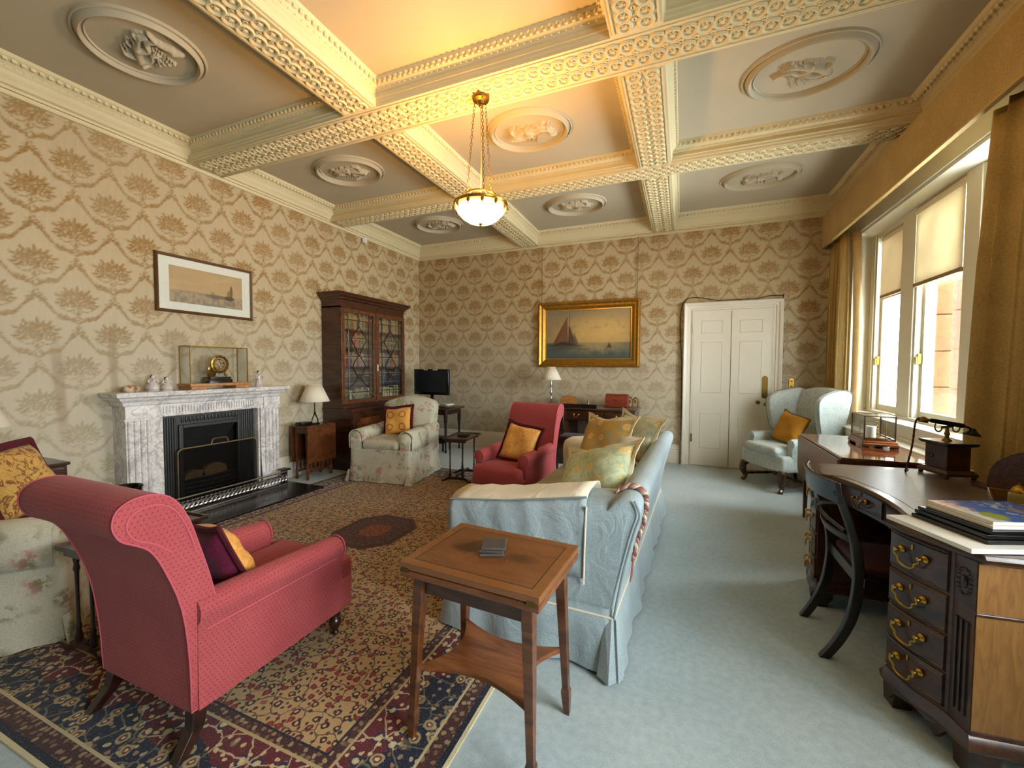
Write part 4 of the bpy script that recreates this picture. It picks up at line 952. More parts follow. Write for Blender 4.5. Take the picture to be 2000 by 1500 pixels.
def side_table():
    t = thing('card_table', 'inlaid folding card table with splayed legs in front of the sofa arm', 'table', (-.693, 1.492, 0), -3.5)
    W, D = .292, .222
    b = B(); b.bx(-W, W, -D, D, .694, .72); b.obj('top_leaf', INLAY, t, smooth=0, bev=.003)
    b = B(); b.bx(-W+.002, W-.002, -D+.002, D-.002, .664, .690); b.obj('lower_leaf', WALNUT, t, smooth=0, bev=.003)
    b = B(); b.bx(-W+.07, W-.07, -D+.055, -D+.075, .585, .664); b.bx(-W+.07, W-.07, D-.075, D-.055, .585, .664); b.bx(-W+.055, -W+.075, -D+.06, D-.06, .585, .664); b.bx(W-.075, W-.055, -D+.06, D-.06, .585, .664); b.obj('frieze', MAHOG, t, smooth=0)
    for sx in (-1, 1):
        for sy in (-1, 1):
            tx, ty, fx, fy = sx*(W-.062), sy*(D-.058), sx*(W-.035), sy*(D-.03)
            P = lambda z, r: [(tx+(fx-tx)*(1-z/.664)+a*r, ty+(fy-ty)*(1-z/.664)+c*r, z) for a, c in ((-1,-1),(1,-1),(1,1),(-1,1))]
            b = B(); b.loft([P(.664, .021), P(.60, .021), P(.12, .0135), P(.105, .018), P(.075, .017), P(0, .0115)]); b.obj('leg', MAHOG_RED, t, smooth=0, bev=.002)
            q = B(); q.box((sx*(W-.03), sy*D, .692), (.03, .003, .018)); q.obj('hinge', OLDBRASS, t, smooth=0)
    w, d = .25, .185; out = []
    for (x0, y0, x1, y1, nx, ny) in ((-w,-d,w,-d,0,1),(w,-d,w,d,-1,0),(w,d,-w,d,0,-1),(-w,d,-w,-d,1,0)):
        for i in range(12): u = i/12; s = math.sin(PI*u)**.9; out.append((x0+(x1-x0)*u+nx*s*.085, y0+(y1-y0)*u+ny*s*.07))
    b = B(); b.prism(out, .272, .292, 'xy'); b.obj('shelf', WALNUT, t, smooth=20)
side_table()
t = thing('coaster_stack', 'small stack of grey slate coasters on the inlaid card table', 'coaster', (-.70, 1.50, .72), 20)
for i, r in enumerate((4, -5, 0)): b = B(); rounded_box(b, (0.004*i, .003*i, .007+i*.0115), (.098, .098, .010), .002, 1, Matrix.Rotation(math.radians(r), 3, 'Z')); b.obj('coaster', mat('coaster_slate', lambda c: c.mix(c.noise(30), '#37332f', '#524c45'), rough=.5), t, smooth=0)

def nest_table(label, W=.165, D=.26, H=.555):
    """small nest table: tray top on two trestle pairs of thin turned legs"""
    t = thing('nest_table', label, 'table')
    b = B(); b.bx(-W, W, -D, D, H-.016, H-.004); b.obj('top', MAHOG_DK, t, smooth=0)
    b = B(); b.bx(-W, W, -D, -D+.01, H-.004, H+.006); b.bx(-W, W, D-.01, D, H-.004, H+.006); b.bx(-W, -W+.01, -D+.01, D-.01, H-.004, H+.006); b.bx(W-.01, W, -D+.01, D-.01, H-.004, H+.006); b.obj('rim', MAHOG, t, smooth=0)
    b = B(); b.bx(-W+.03, W-.03, -D+.02, -D+.035, H-.05, H-.016); b.bx(-W+.03, W-.03, D-.035, D-.02, H-.05, H-.016); b.obj('frieze', MAHOG_DK, t, smooth=0)
    for sy in (-1, 1):
        y = sy*(D-.045)
        for sx in (-1, 1):
            b = B(); b.lathe([(0,.05),(.016,.05),(.018,.09),(.011,.12),(.014,.14),(.009,.16),(.0085,.33),(.010,.42),(.015,.44),(.010,.46),(.016,.50),(.016,H-.016),(0,H-.016)], (sx*(W-.08), y, 0), 9); b.obj('leg', MAHOG_DK, t)
        b = B(); b.prism(smoothpath([(-W-.03,0),(-W-.035,.015),(-W+.02,.035),(-W+.06,.06),(W-.06,.06),(W-.02,.035),(W+.035,.015),(W+.03,0),(W-.03,.012),(W-.07,.03),(-W+.07,.03),(-W+.03,.012)], 2), y-.012, y+.012, 'xz'); b.obj('foot', MAHOG_DK, t, smooth=30)
    b = B(); b.bx(-.012, .012, -D+.045, D-.045, .062, .085); b.obj('stretcher', MAHOG_DK, t, smooth=0)
    return t
nt = nest_table('small dark nest table between the floral and the raspberry armchair'); nt.location = (-2.655, 4.76, .01); nt.rotation_euler = (0, 0, math.radians(8))
nt2 = nest_table('small dark nest table mostly hidden behind the nearer raspberry armchair', .14, .28); nt2.location = (-2.755, 1.30, .01); nt2.rotation_euler = (0, 0, math.radians(3))
t = thing('remote_box', 'flat dark leather box lying on the far nest table', 'box', (-2.66, 4.80, .566), 14)
b = B(); rounded_box(b, (0, 0, .011), (.13, .17, .022), .004, 2); b.obj('box', mat('dark_leather', color='#1f1712', rough=.45), t, smooth=30)

def swan_handle(M, parent, w=.085, m=BRASS, keyhole=True):
    """brass drop handle: two roses and a shaped bail, in the local frame M (x along drawer, z up, -y out)"""
    h = B(); P = lambda x, y, z: M @ Vector((x, y, z))
    for s in (-1, 1):
        h.lathe([(0,0),(.017,0),(.015,.005),(.006,.010),(.006,.018),(.010,.022),(.008,.028),(0,.030)], M @ Vector((s*w/2, 0, 0)), 10, M.to_3x3() @ Matrix.Rotation(PI/2, 3, 'X'))
    h.tube([P(x*w, -.026, z*w) for x, z in smoothpath([(-.5,0),(-.53,-.15),(-.36,-.27),(-.34,-.42),(-.15,-.53),(.15,-.53),(.34,-.42),(.36,-.27),(.53,-.15),(.5,0)], 4)], .0042, 6)
    o = h.obj('handle', m, parent)
    if keyhole: k = B(); k.prism([(x, z) for x, z in rrect(.008, .022, .0035, 3, 0, .028)], -.003, .0, 'xz', lambda q: P(*q)); k.obj('keyhole', m, parent, smooth=0)
    return o
def desk():
    """kneehole writing desk; -y is the drawer side, +x the end panel nearest to us"""
    t = thing('writing_desk', 'serpentine mahogany kneehole desk with leather top by the window', 'desk', (1.2464, 2.715, 0), -84); H = .82; L = .726
    def front(x):                                               # plan of the drawer side
        a = abs(x)
        if a > .37: u = min(1.3, (a-.37)/.25); return -.437+.070*u**1.4-.010*math.sin(PI*min(1, u))
        return -.337+.055*(1-(a/.37)**2)
    # top with moulded edge: outline
    def outline(o):
        P = [(L+o, .40+o), (-L-o, .40+o), (-L-o, -.335)]
        xs = [-.635+.265*i/8 for i in range(9)]; P += [(-.635-.7*o, front(-.635)-o)]+[(x, front(x)-o) for x in xs[1:]]
        P += [(-.36+o*.3, -.34-o)]+[(x, front(x)-o) for x in (-.32,-.22,-.1,0,.1,.22,.32)]+[(.36-o*.3, -.34-o)]
        P += [(-x, front(x)-o) for x in xs[:0:-1]]+[(.635+.7*o, front(.635)-o)]+[(L+o, -.335)]
        return P
    b = B(); b.loft([[(x, y, z) for x, y in outline(o)] for o, z in ((.006, H-.035), (.018, H-.028), (.022, H-.015), (.016, H-.004), (.012, H))]); b.obj('top', MAHOG, t, smooth=30)
    b = B(); b.loft([[(x*.955, y*.93-.004, z) for x, y in outline(-.02)] for z in (H, H+.0015)]); b.obj('leather_top', LEATHER_TOP, t, smooth=0)
    for s in (-1, 1):
        # pedestal carcass with canted corner
        x0, x1 = .372, .712
        def plan(o, fy=0.0): return [(s*x, y) for x, y in [(x0-o, .38), (x0-o, front(x0)+.03-o)]+[(x0+.25*i/8, front(x0+.25*i/8)+.02-o) for i in range(9)]+[(x1+o, -.338-o*.5), (x1+o, .38)]]
        b = B(); b.loft([[(x, y, z) for x, y in plan(0)] for z in (.14, H-.035)]); ped = b.obj('pedestal', MAHOG, t, smooth=0)
        b = B(); b.bx(s*.715, s*.709, -.333, .375, .60, H-.045); b.bx(s*.715, s*.709, -.333, .375, .16, .59); b.obj('end_panel', SATIN_PANEL, ped, smooth=0)
        for z0, z1 in ((.588, .60), (.148, .165)): b = B(); b.bx(s*.721, s*.709, -.338, .38, z0, z1); b.obj('bead', MAHOG, ped, smooth=0, bev=.003)
        b = B(); b.loft([[(x, y, z) for x, y in plan(o)] for o, z in ((.022, .095), (.026, .11), (.02, .125), (.010, .145), (.004, .150))]); b.obj('plinth_moulding', MAHOG, ped, smooth=30)
        # bracket feet
        for (px, py, ax) in ((x0+.03, front(x0)+.06, 0), (x1-.02, -.30, 0), (x0+.03, .34, 0), (x1-.03, .34, 0)):
            q = B(); q.loft([[(s*(px+a*.045), py+c*.045, z) for a, c in ((-1,-1),(1,-1),(1,1),(-1,1))] if z > .05 else [(s*(px+a*.035), py-.012+c*.035, z) for a, c in ((-1,-1),(1,-1),(1,1),(-1,1))] for z in (.10, .06, .02, 0)]); q.obj('bracket_foot', MAHOG_DK, ped, smooth=0, bev=.004)
        q = B(); q.prism([(x0, .10), (x0+.05, .035), (x0+.08, .075), (x0+.14, .085), (x0+.20, .075), (x0+.23, .035), (x0+.27, .10)] if s > 0 else [(-x, z) for x, z in [(x0, .10), (x0+.05, .035), (x0+.08, .075), (x0+.14, .085), (x0+.20, .075), (x0+.23, .035), (x0+.27, .10)]], 0, .018, 'xz', lambda p: (p[0], front(abs(p[0]))+.005+p[1], p[2])); q.obj('apron', MAHOG_DK, ped, smooth=0)
        # canted pilaster with flutes and patera
        c0 = Vector((x0+.252, front(x0+.25)+.02, 0)); c1 = Vector((x1, -.338, 0)); ex = (c1-c0).normalized(); nn = Vector((ex.y, -ex.x, 0)); mid = (c0+c1)/2; wdt = (c1-c0).length
        for k in range(-1, 2):
            q = B(); p = mid+ex*k*.022+nn*.002; q.tube([(s*p.x, p.y, .20), (s*p.x, p.y, .55)], .006, 6); q.obj('reed', MAHOG_DK, ped)
        q = B(); pc = mid+nn*.001
        for k in range(18): a = k*2*PI/18; p = pc+ex*.027*math.cos(a); q.ball((s*p.x, p.y, .69+.05*math.sin(a)), .0055, 5, 4)
        q.ball((s*pc.x, pc.y, .69), (.012, .012, .028), 8, 5); q.obj('patera', MAHOG_DK, ped)
        # drawers
        for z0, z1 in ((.615, .775), (.455, .605), (.305, .445), (.165, .295)):
            xs = [x0+.012+(.228)*i/10 for i in range(11)]
            b = B(); rings = []
            for x in xs: y = front(x)+.02; rings.append([(s*x, y+.02, z0), (s*x, y-.006, z0), (s*x, y-.010, z0+.006), (s*x, y-.010, z1-.006), (s*x, y-.006, z1), (s*x, y+.02, z1)])
            b.loft(rings); d = b.obj('drawer', MAHOG, t, smooth=30)
            for zz in (z0+.012, z1-.012): bd = B(); bd.tube([(s*x, front(x)+.009, zz) for x in xs], .0025, 4); bd.obj('cockbead', BLACKWOOD, d)
            xm = x0+.126; y = front(xm)+.009; sl = (front(xm+.02)-front(xm-.02))/.04*s; M = Matrix.Translation((s*xm, y, (z0+z1)/2+.014)) @ Matrix.Rotation(math.atan(sl), 4, 'Z'); swan_handle(M, d, .098)
    b = B(); b.loft([[(x, front(x)+.03+e, z) for x in [-.37+.074*i for i in range(11)] for z in ()] or [(x, front(x)+.022, zz) for x in [-.37+.074*i for i in range(11)]]+[(x, .36, zz) for x in [.37-.074*i for i in range(11)]] for zz, e in ((.66, 0), (H-.035, 0))]); b.obj('kneehole_frieze', MAHOG, t, smooth=0)
    for s in (-1, 1):
        xs = [s*(.02+.31*i/8) for i in range(9)]; b = B(); b.loft([[(x, front(x)+.03, .68), (x, front(x)+.014, .68), (x, front(x)+.012, .69), (x, front(x)+.012, .765), (x, front(x)+.014, .775), (x, front(x)+.03, .775)] for x in xs]); d = b.obj('drawer', MAHOG, t, smooth=30)
        swan_handle(Matrix.Translation((s*.19, front(.19)+.012, .735)), d, .085)
    b = B(); b.bx(-.372, .372, .30, .32, .12, .68); b.obj('modesty_panel', MAHOG_DK, t, smooth=0)
    return t
desk_o = desk()
def drop_leaf():
    t = thing('drop_leaf_table', 'polished drop-leaf table under the window beyond the desk', 'table', (1.40, 4.31, 0), -1)
    b = B(); b.bx(-.30, .30, -.61, .61, .80, .82); b.obj('top', GLOSSY, t, smooth=0, bev=.004, bseg=3)
    b = B(); leaf = [(-.61,.80),(-.61,.52)]+[(-.61+.10*(1-math.cos(a)), .52-.10*math.sin(a)) for a in (.4,.8,1.2,PI/2)]+[(.51+.10*math.sin(a), .42+.10*(1-math.cos(a))) for a in (0,.4,.8,1.2,PI/2)]+[(.61,.80)]
    b.prism(leaf, -.322, -.303, 'yz'); b.obj('leaf', mat('leaf_mahogany', lambda c: c.mix(c.noise(5, c.scale(c.tc(), (1, 1, 6)), 4), '#54281a', '#74402c'), rough=.3, coat=.3), t, smooth=0, bev=.004)
    b = B(); b.prism(leaf, .303, .322, 'yz'); b.obj('leaf', MAHOG, t, smooth=0, bev=.004)
    b = B(); b.bx(-.27, .27, -.55, -.53, .68, .80); b.bx(-.27, .27, .53, .55, .68, .80); b.bx(-.29, -.27, -.55, .55, .68, .80); b.bx(.27, .29, -.55, .55, .68, .80); b.obj('frieze', MAHOG, t, smooth=0)
    for sx in (-1, 1):
        for sy in (-1, 1): b = B(); b.loft([[(sx*.265+a*r, sy*.525+c*r, z) for a, c in ((-1,-1),(1,-1),(1,1),(-1,1))] for z, r in ((.80,.024),(.66,.024),(0,.014))]); b.obj('leg', MAHOG, t, smooth=0)
drop_leaf()
def desk_chair():
    """regency side chair seen from behind: sabre legs, curved top rail"""
    t = thing('desk_chair', 'dark curved-back chair with sabre legs pushed into the desk kneehole', 'chair', (.985, 2.70, 0), 90)
    # local: front -y (towards the desk), back at +y
    for s in (-1, 1):
        p = smoothpath([(s*.19, .29, 0), (s*.195, .235, .10), (s*.20, .185, .24), (s*.205, .165, .42), (s*.215, .18, .58), (s*.225, .225, .74), (s*.24, .275, .87)], 5)
        b = B(); b.loft([[(q[0]+a*.016, q[1]+c*(.022 if q[2] < .6 else .018), q[2]) for a, c in ((-1,-1),(1,-1),(1,1),(-1,1))] for q in p]); b.obj('rear_leg', BLACKWOOD, t, smooth=40, bev=.004)
        b = B(); b.loft([[(s*.21+a*.018, y+c*.02, z) for a, c in ((-1,-1),(1,-1),(1,1),(-1,1))] for y, z in ((-.21,.44),(-.205,.3),(-.22,.15),(-.25,0))]); b.obj('front_leg', BLACKWOOD, t, smooth=40)
    R = lambda u: .255+.05*(1-(2*u-1)**2)
    def rail(nm, zz, w, th, dy, hw, m=BLACKWOOD):
        b = B(); rings = []
        for i in range(17):
            u = i/16; x = -hw+2*hw*u; y = dy+.055*(1-(2*u-1)**2)
            rings.append([(x, y-th, zz-w/2), (x, y+th, zz-w/2), (x, y+th*1.3+.01, zz+w/2), (x, y-th*.7+.01, zz+w/2)])
        b.loft(rings); return b.obj(nm, m, t, smooth=40, bev=.004)
    rail('top_rail', .865, .105, .012, .262, .262); rail('lower_rail', .625, .035, .010, .185, .215)
    b = B(); b.ball((0, .30, .735), (.05, .012, .03), 10, 6); b.ball((0, .30, .735), (.022, .02, .022), 8, 5)
    for s in (-1, 1): b.tube(smoothpath([(s*.03, .295, .735), (s*.10, .29, .77), (s*.19, .25, .80)], 5), .009, 6); b.tube(smoothpath([(s*.03, .29, .725), (s*.10, .275, .70), (s*.18, .22, .66)], 5), .009, 6)
    b.obj('splat', BLACKWOOD, t)
    b = B(); b.bx(-.22, .22, .14, .17, .40, .46); b.bx(-.225, .225, -.225, -.195, .40, .45); b.bx(-.225, -.20, -.2, .15, .40, .45); b.bx(.20, .225, -.2, .15, .40, .45); b.obj('seat_rail', BLACKWOOD, t, smooth=0, bev=.004)
    b = B(); rounded_box(b, (0, -.03, .465), (.40, .36, .06), .025, 3); b.obj('seat', fabric('dark_red_leather', '#2c0c0e', '#411418', 60, .5, .1), t, smooth=60)
desk_chair()

def bookcase():
    """glazed two-door bookcase on a cupboard base, standing along the long wall; +x local is into the room"""
    Y0, Y1, X0, XU, XLW = 4.47, 5.90, XL+.012, -4.44, -4.235
    t = thing('bookcase', 'tall mahogany bookcase with glazed upper doors over a cupboard', 'bookcase', (X0, (Y0+Y1)/2, 0)); ox, oy = X0, (Y0+Y1)/2
    hw = (Y1-Y0)/2; D = XU-ox; DL = XLW-ox
    def P(nm, m=MAHOG, par=t, **k):
        q = B(); return q, (lambda: q.obj(nm, m, par, smooth=k.get('smooth', 0), bev=k.get('bev', 0)))
    q, e = P('base_carcass'); q.bx(0, DL-.02, -hw, hw, .09, .835); base = e()
    q, e = P('plinth', MAHOG_DK); q.bx(0, DL, -hw-.012, hw+.012, 0, .10); e()
    q, e = P('waist_moulding', bev=.006); q.bx(0, DL+.012, -hw-.02, hw+.02, .835, .87); q.bx(0, D+.06, -hw-.008, hw+.008, .87, .90); e()
    for s in (-1, 1):
        y0, y1 = (s*.012, s*(hw-.012)); y0, y1 = min(y0, y1), max(y0, y1)
        q, e = P('cupboard_door', MAHOG, bev=.002); q.bx(DL-.02, DL, y0, y1, .12, .825); d = e()
        q, e = P('door_panel', WALNUT, d); w, h = (y1-y0)/2-.09, .25; cy, cz = (y0+y1)/2, .475; k = .05
        pl = [(cy-w+k, cz-h), (cy+w-k, cz-h), (cy+w-k, cz-h+k), (cy+w, cz-h+k), (cy+w, cz+h-k), (cy+w-k, cz+h-k), (cy+w-k, cz+h), (cy-w+k, cz+h), (cy-w+k, cz+h-k), (cy-w, cz+h-k), (cy-w, cz-h+k), (cy-w+k, cz-h+k)]
        q.prism(pl, DL-.004, DL+.003, 'yz'); e()
        q, e = P('cockbead', WALNUT, d); q.tube([(DL+.003, y, z) for y, z in pl], .004, 5, closed=True); e()
    # upper carcass
    q, e = P('carcass'); q.bx(0, D, -hw, -hw+.025, .90, 2.32); q.bx(0, D, hw-.025, hw, .90, 2.32); q.bx(0, .015, -hw+.025, hw-.025, .90, 2.32); q.bx(0, D, -hw, hw, 2.30, 2.40); q.bx(.015, D, -hw+.025, hw-.025, .90, .925); up = e()
    q, e = P('cornice', bev=.0)
    pr = [(0,2.385),(.008,2.385),(.01,2.405),(.03,2.42),(.035,2.44),(.07,2.465),(.075,2.485),(.085,2.49),(.085,2.51),(0,2.51)]
    q.loft([[(0, -hw-o, z) for o, z in pr], [(D+o, -hw-o, z) for o, z in pr], [(D+o, hw+o, z) for o, z in pr], [(0, hw+o, z) for o, z in pr]]); e()
    zs = [1.185, 1.465, 1.745, 2.01]
    for z in zs: q, e = P('shelf'); q.bx(.015, D-.03, -hw+.025, hw-.025, z-.012, z); e()
    for s in (-1, 1):
        y0, y1 = (s*.006, s*(hw-.006)); y0, y1 = min(y0, y1), max(y0, y1); z0, z1 = .935, 2.295; f = .055
        q, e = P('glazed_door', WALNUT if False else MAHOG_RED, bev=.002); q.bx(D-.002, D+.022, y0, y0+f, z0, z1); q.bx(D-.002, D+.022, y1-f, y1, z0, z1); q.bx(D-.002, D+.022, y0+f, y1-f, z0, z0+f); q.bx(D-.002, D+.022, y0+f, y1-f, z1-f, z1); d = e()
        gy0, gy1, gz0, gz1 = y0+f, y1-f, z0+f, z1-f; W, Hh = gy1-gy0, gz1-gz0; cy = (gy0+gy1)/2
        q = B(); q.bx(D+.006, D+.009, gy0, gy1, gz0, gz1); q.obj('pane', OLDGLASS, d, smooth=0)
        q = B(); Z = lambda v: gz0+Hh*v; Yy = lambda u: cy+W/2*u; xg = D+.012
        def bar(pts, r=.0058): q.tube([(xg, Yy(u), Z(v)) for u, v in pts], r, 5)
        for u in (-.72, .72): bar([(u, 0), (u, 1)])
        for v in (.08, .285, .5, .715, .92): bar([(-1, v), (1, v)], .0045)
        for sg in (-1, 1):
            bar(smoothpath([(-.72*sg, .0), (-.70*sg, .12), (-.25*sg, .20), (0, .30)], 6)); bar(smoothpath([(0, .24), (.32*sg, .33), (.42*sg, .385), (.30*sg, .44), (0, .52)], 6))
            bar(smoothpath([(0, .50), (.30*sg, .62), (.50*sg, .70), (.34*sg, .76), (0, .86), (0, 1)], 6)); bar(smoothpath([(-.72*sg, .42), (-.6*sg, .36), (-.42*sg, .385)], 5)); bar(smoothpath([(-.72*sg, .66), (-.62*sg, .70), (-.5*sg, .70)], 5)); bar([(-1*sg, .0), (-.72*sg, .06)]); bar([(-1*sg, 1.0), (-.72*sg, .95)])
        q.obj('glazing_bar', MAHOG_DK, d)
        if s > 0: q = B(); q.bx(D+.022, D+.03, y0+.012, y0+.03, 1.40, 1.50); q.obj('lock_tag', PAPER, d, smooth=0)
        else: q = B(); q.bx(D+.022, D+.027, y1-.03, y1-.018, 1.47, 1.51); q.obj('escutcheon', OLDBRASS, d, smooth=0)
    # the books: every spine is a thing of its own
    rows = [(.925, .235), (1.185, .235), (1.465, .225), (1.745, .215), (2.01, .245)]
    schemes = [[('dark blue', '#34466a'), ('cream', '#e6d8ae'), ('dark green', '#47604f'), ('grey', '#8d8f92'), ('olive', '#8d9062')],
               [('dark grey', '#44484e'), ('dark blue', '#3f4a5e')],
               [('brown', '#6d4c33'), ('grey', '#9a9894'), ('dark red', '#a83228'), ('blue', '#505d88'), ('tan', '#c2a476')],
               [('dark brown', '#4d3526'), ('olive', '#78754e'), ('brown', '#8a6038'), ('grey', '#85817b')],
               [('tan', '#bd9558'), ('dark brown', '#54402e'), ('olive', '#857e50'), ('dark red', '#82302b')]]
    ORD = 'first second third fourth fifth sixth seventh eighth ninth tenth eleventh twelfth thirteenth fourteenth fifteenth sixteenth seventeenth eighteenth nineteenth twentieth twenty-first twenty-second twenty-third twenty-fourth twenty-fifth twenty-sixth twenty-seventh twenty-eighth twenty-ninth thirtieth'.split()
    floor_names = ['bottom', 'second', 'middle', 'fourth', 'top']; meshes = {}
    rnd = random.Random(12)
    for r, (z, hm) in enumerate(rows):
        for s in (-1, 1):
            y = (-hw+.03 if s < 0 else .012); end = (-.012 if s < 0 else hw-.03); i = 0
            while y < end-.022:
                th = rnd.choice((.024, .028, .032, .038)) if r != 1 else .036; th = min(th, end-y)
                cn, cc = rnd.choice(schemes[r]) if r != 1 else schemes[1][0 if rnd.random() < .8 else 1]
                h = hm*(rnd.choice((.82, .88, .94, .99)) if r != 1 else .97)
                if r == 3 and s < 0 and abs(y-(-.37)) < .02: cn, cc, th, h = 'bright red', '#e0322b', .05, hm
                key = (round(th, 3), round(h, 3), cn)
                if key not in meshes:
                    q = B(); q.bx(0, .150, .0004, th-.0008, 0, h); q.cur = 1; q.bx(.1495, .1508, .003, th-.003, h*.80, h*.84); q.bx(.1495, .1508, .003, th-.003, h*.14, h*.17)
                    if r != 1 or rnd.random() < .4: q.bx(.1495, .1509, .004, th-.004, h*.60, h*.74)
                    meshes[key] = q.mesh('book', 0); meshes[key].materials.append(mat('cloth_'+cn.replace(' ', '_'), lambda c, cc=cc: c.mix(c.noise(30), cc, tuple(x*.75 for x in hx(cc))), rough=.6)); meshes[key].materials.append(mat('gilt_tooling', color='#c4a86a', rough=.4))
                o = bpy.data.objects.new('book', meshes[key]); COL.objects.link(o); o.location = (ox+D-.20, oy+y, z)
                props(o, '%s book, %s from the left on the %s shelf behind the %s bookcase door' % (cn, ORD[i], floor_names[r], 'nearer' if s < 0 else 'farther'), 'book', 'books behind the bookcase doors')
                y += th; i += 1
bookcase()
def gateleg():
    t = thing('gateleg_table', 'mahogany gate-leg table between the fireplace and the bookcase', 'table', (-4.53, 4.08, 0), 0); H = .70; W = .23
    b = B(); b.bx(-.12, .12, -W, W, H-.018, H); b.obj('top', MAHOG_RED, t, smooth=0, bev=.004)
    for s in (-1, 1): b = B(); b.bx(s*.14-.009, s*.14+.009, -W, W, .22, H-.004); b.obj('leaf', MAHOG_RED, t, smooth=0, bev=.004)
    for sx in (-1, 1):
        for sy in (-1, 1):
            b = B(); b.lathe([(0,0),(.014,0),(.02,.02),(.018,.06),(.02,.07),(.02,.13),(.012,.15),(.019,.24),(.012,.34),(.02,.36),(.02,H-.018),(0,H-.018)], (sx*.095, sy*(W-.04), 0), 8); b.obj('leg', MAHOG_RED, t)
    for s in (-1, 1):
        b = B(); b.bx(s*.095-.012, s*.095+.012, -W+.05, W-.05, .09, .115); b.bx(s*.095-.012, s*.095+.012, -W+.05, W-.05, .235, .255); b.obj('stretcher', MAHOG_RED, t, smooth=0)
        for k in range(5): b = B(); y = -W+.09+k*.07; b.prism([(y-.006, .115), (y+.006, .115), (y+.016, .17), (y+.006, .235), (y-.006, .235), (y-.016, .17)], s*.095-.007, s*.095+.007, 'yz'); b.obj('baluster', MAHOG_RED, t, smooth=0)
        b = B(); b.lathe([(0,.08),(.014,.08),(.016,.2),(.012,.32),(.016,.36),(.016,.62),(0,.62)], (s*.115, s*.02, 0), 8); b.obj('gate_leg', MAHOG_RED, t)
    for y in (-W+.0375, W-.0375): b = B(); b.bx(-.10, .10, y-.0075, y+.0075, H-.10, H-.018); b.obj('frieze', MAHOG, t, smooth=0)
gateleg()
t = thing('box', 'small dark box on the gate-leg table beside the lamp', 'box', (-4.55, 3.94, .70)); b = B(); rounded_box(b, (0, 0, .022), (.12, .16, .044), .004, 2); b.obj('box', BLACK, t, smooth=30)
def cabinet_left():
    t = thing('bedside_cabinet', 'dark cabinet against the wallpaper behind the nearer floral armchair', 'cabinet', (-4.57, 1.32, 0))
    b = B(); b.bx(-.19, .19, -.31, .31, .06, .70); b.obj('body', MAHOG, t, smooth=0, bev=.004)
    b = B(); b.bx(-.20, .205, -.325, .325, .70, .725); b.obj('top', MAHOG_DK, t, smooth=0, bev=.006)
    b = B(); b.bx(.19, .205, -.29, .29, .50, .68); d = b.obj('drawer', MAHOG, t, smooth=0, bev=.003)
    for y in (-.15, .15): q = B(); q.ball((.215, y, .59), .014, 8, 5); q.obj('knob', OLDBRASS, d)
    for z0, z1 in ((.09, .48),):
        for s in (-1, 1): b = B(); b.bx(.19, .203, .005 if s > 0 else -.29, .29 if s > 0 else -.005, z0, z1); b.obj('door', MAHOG, t, smooth=0, bev=.003)
    for sx in (-1, 1):
        for sy in (-1, 1): b = B(); b.bx(sx*.17-.02, sx*.17+.02, sy*.29-.02, sy*.29+.02, 0, .06); b.obj('foot', MAHOG_DK, t, smooth=0)
cabinet_left()
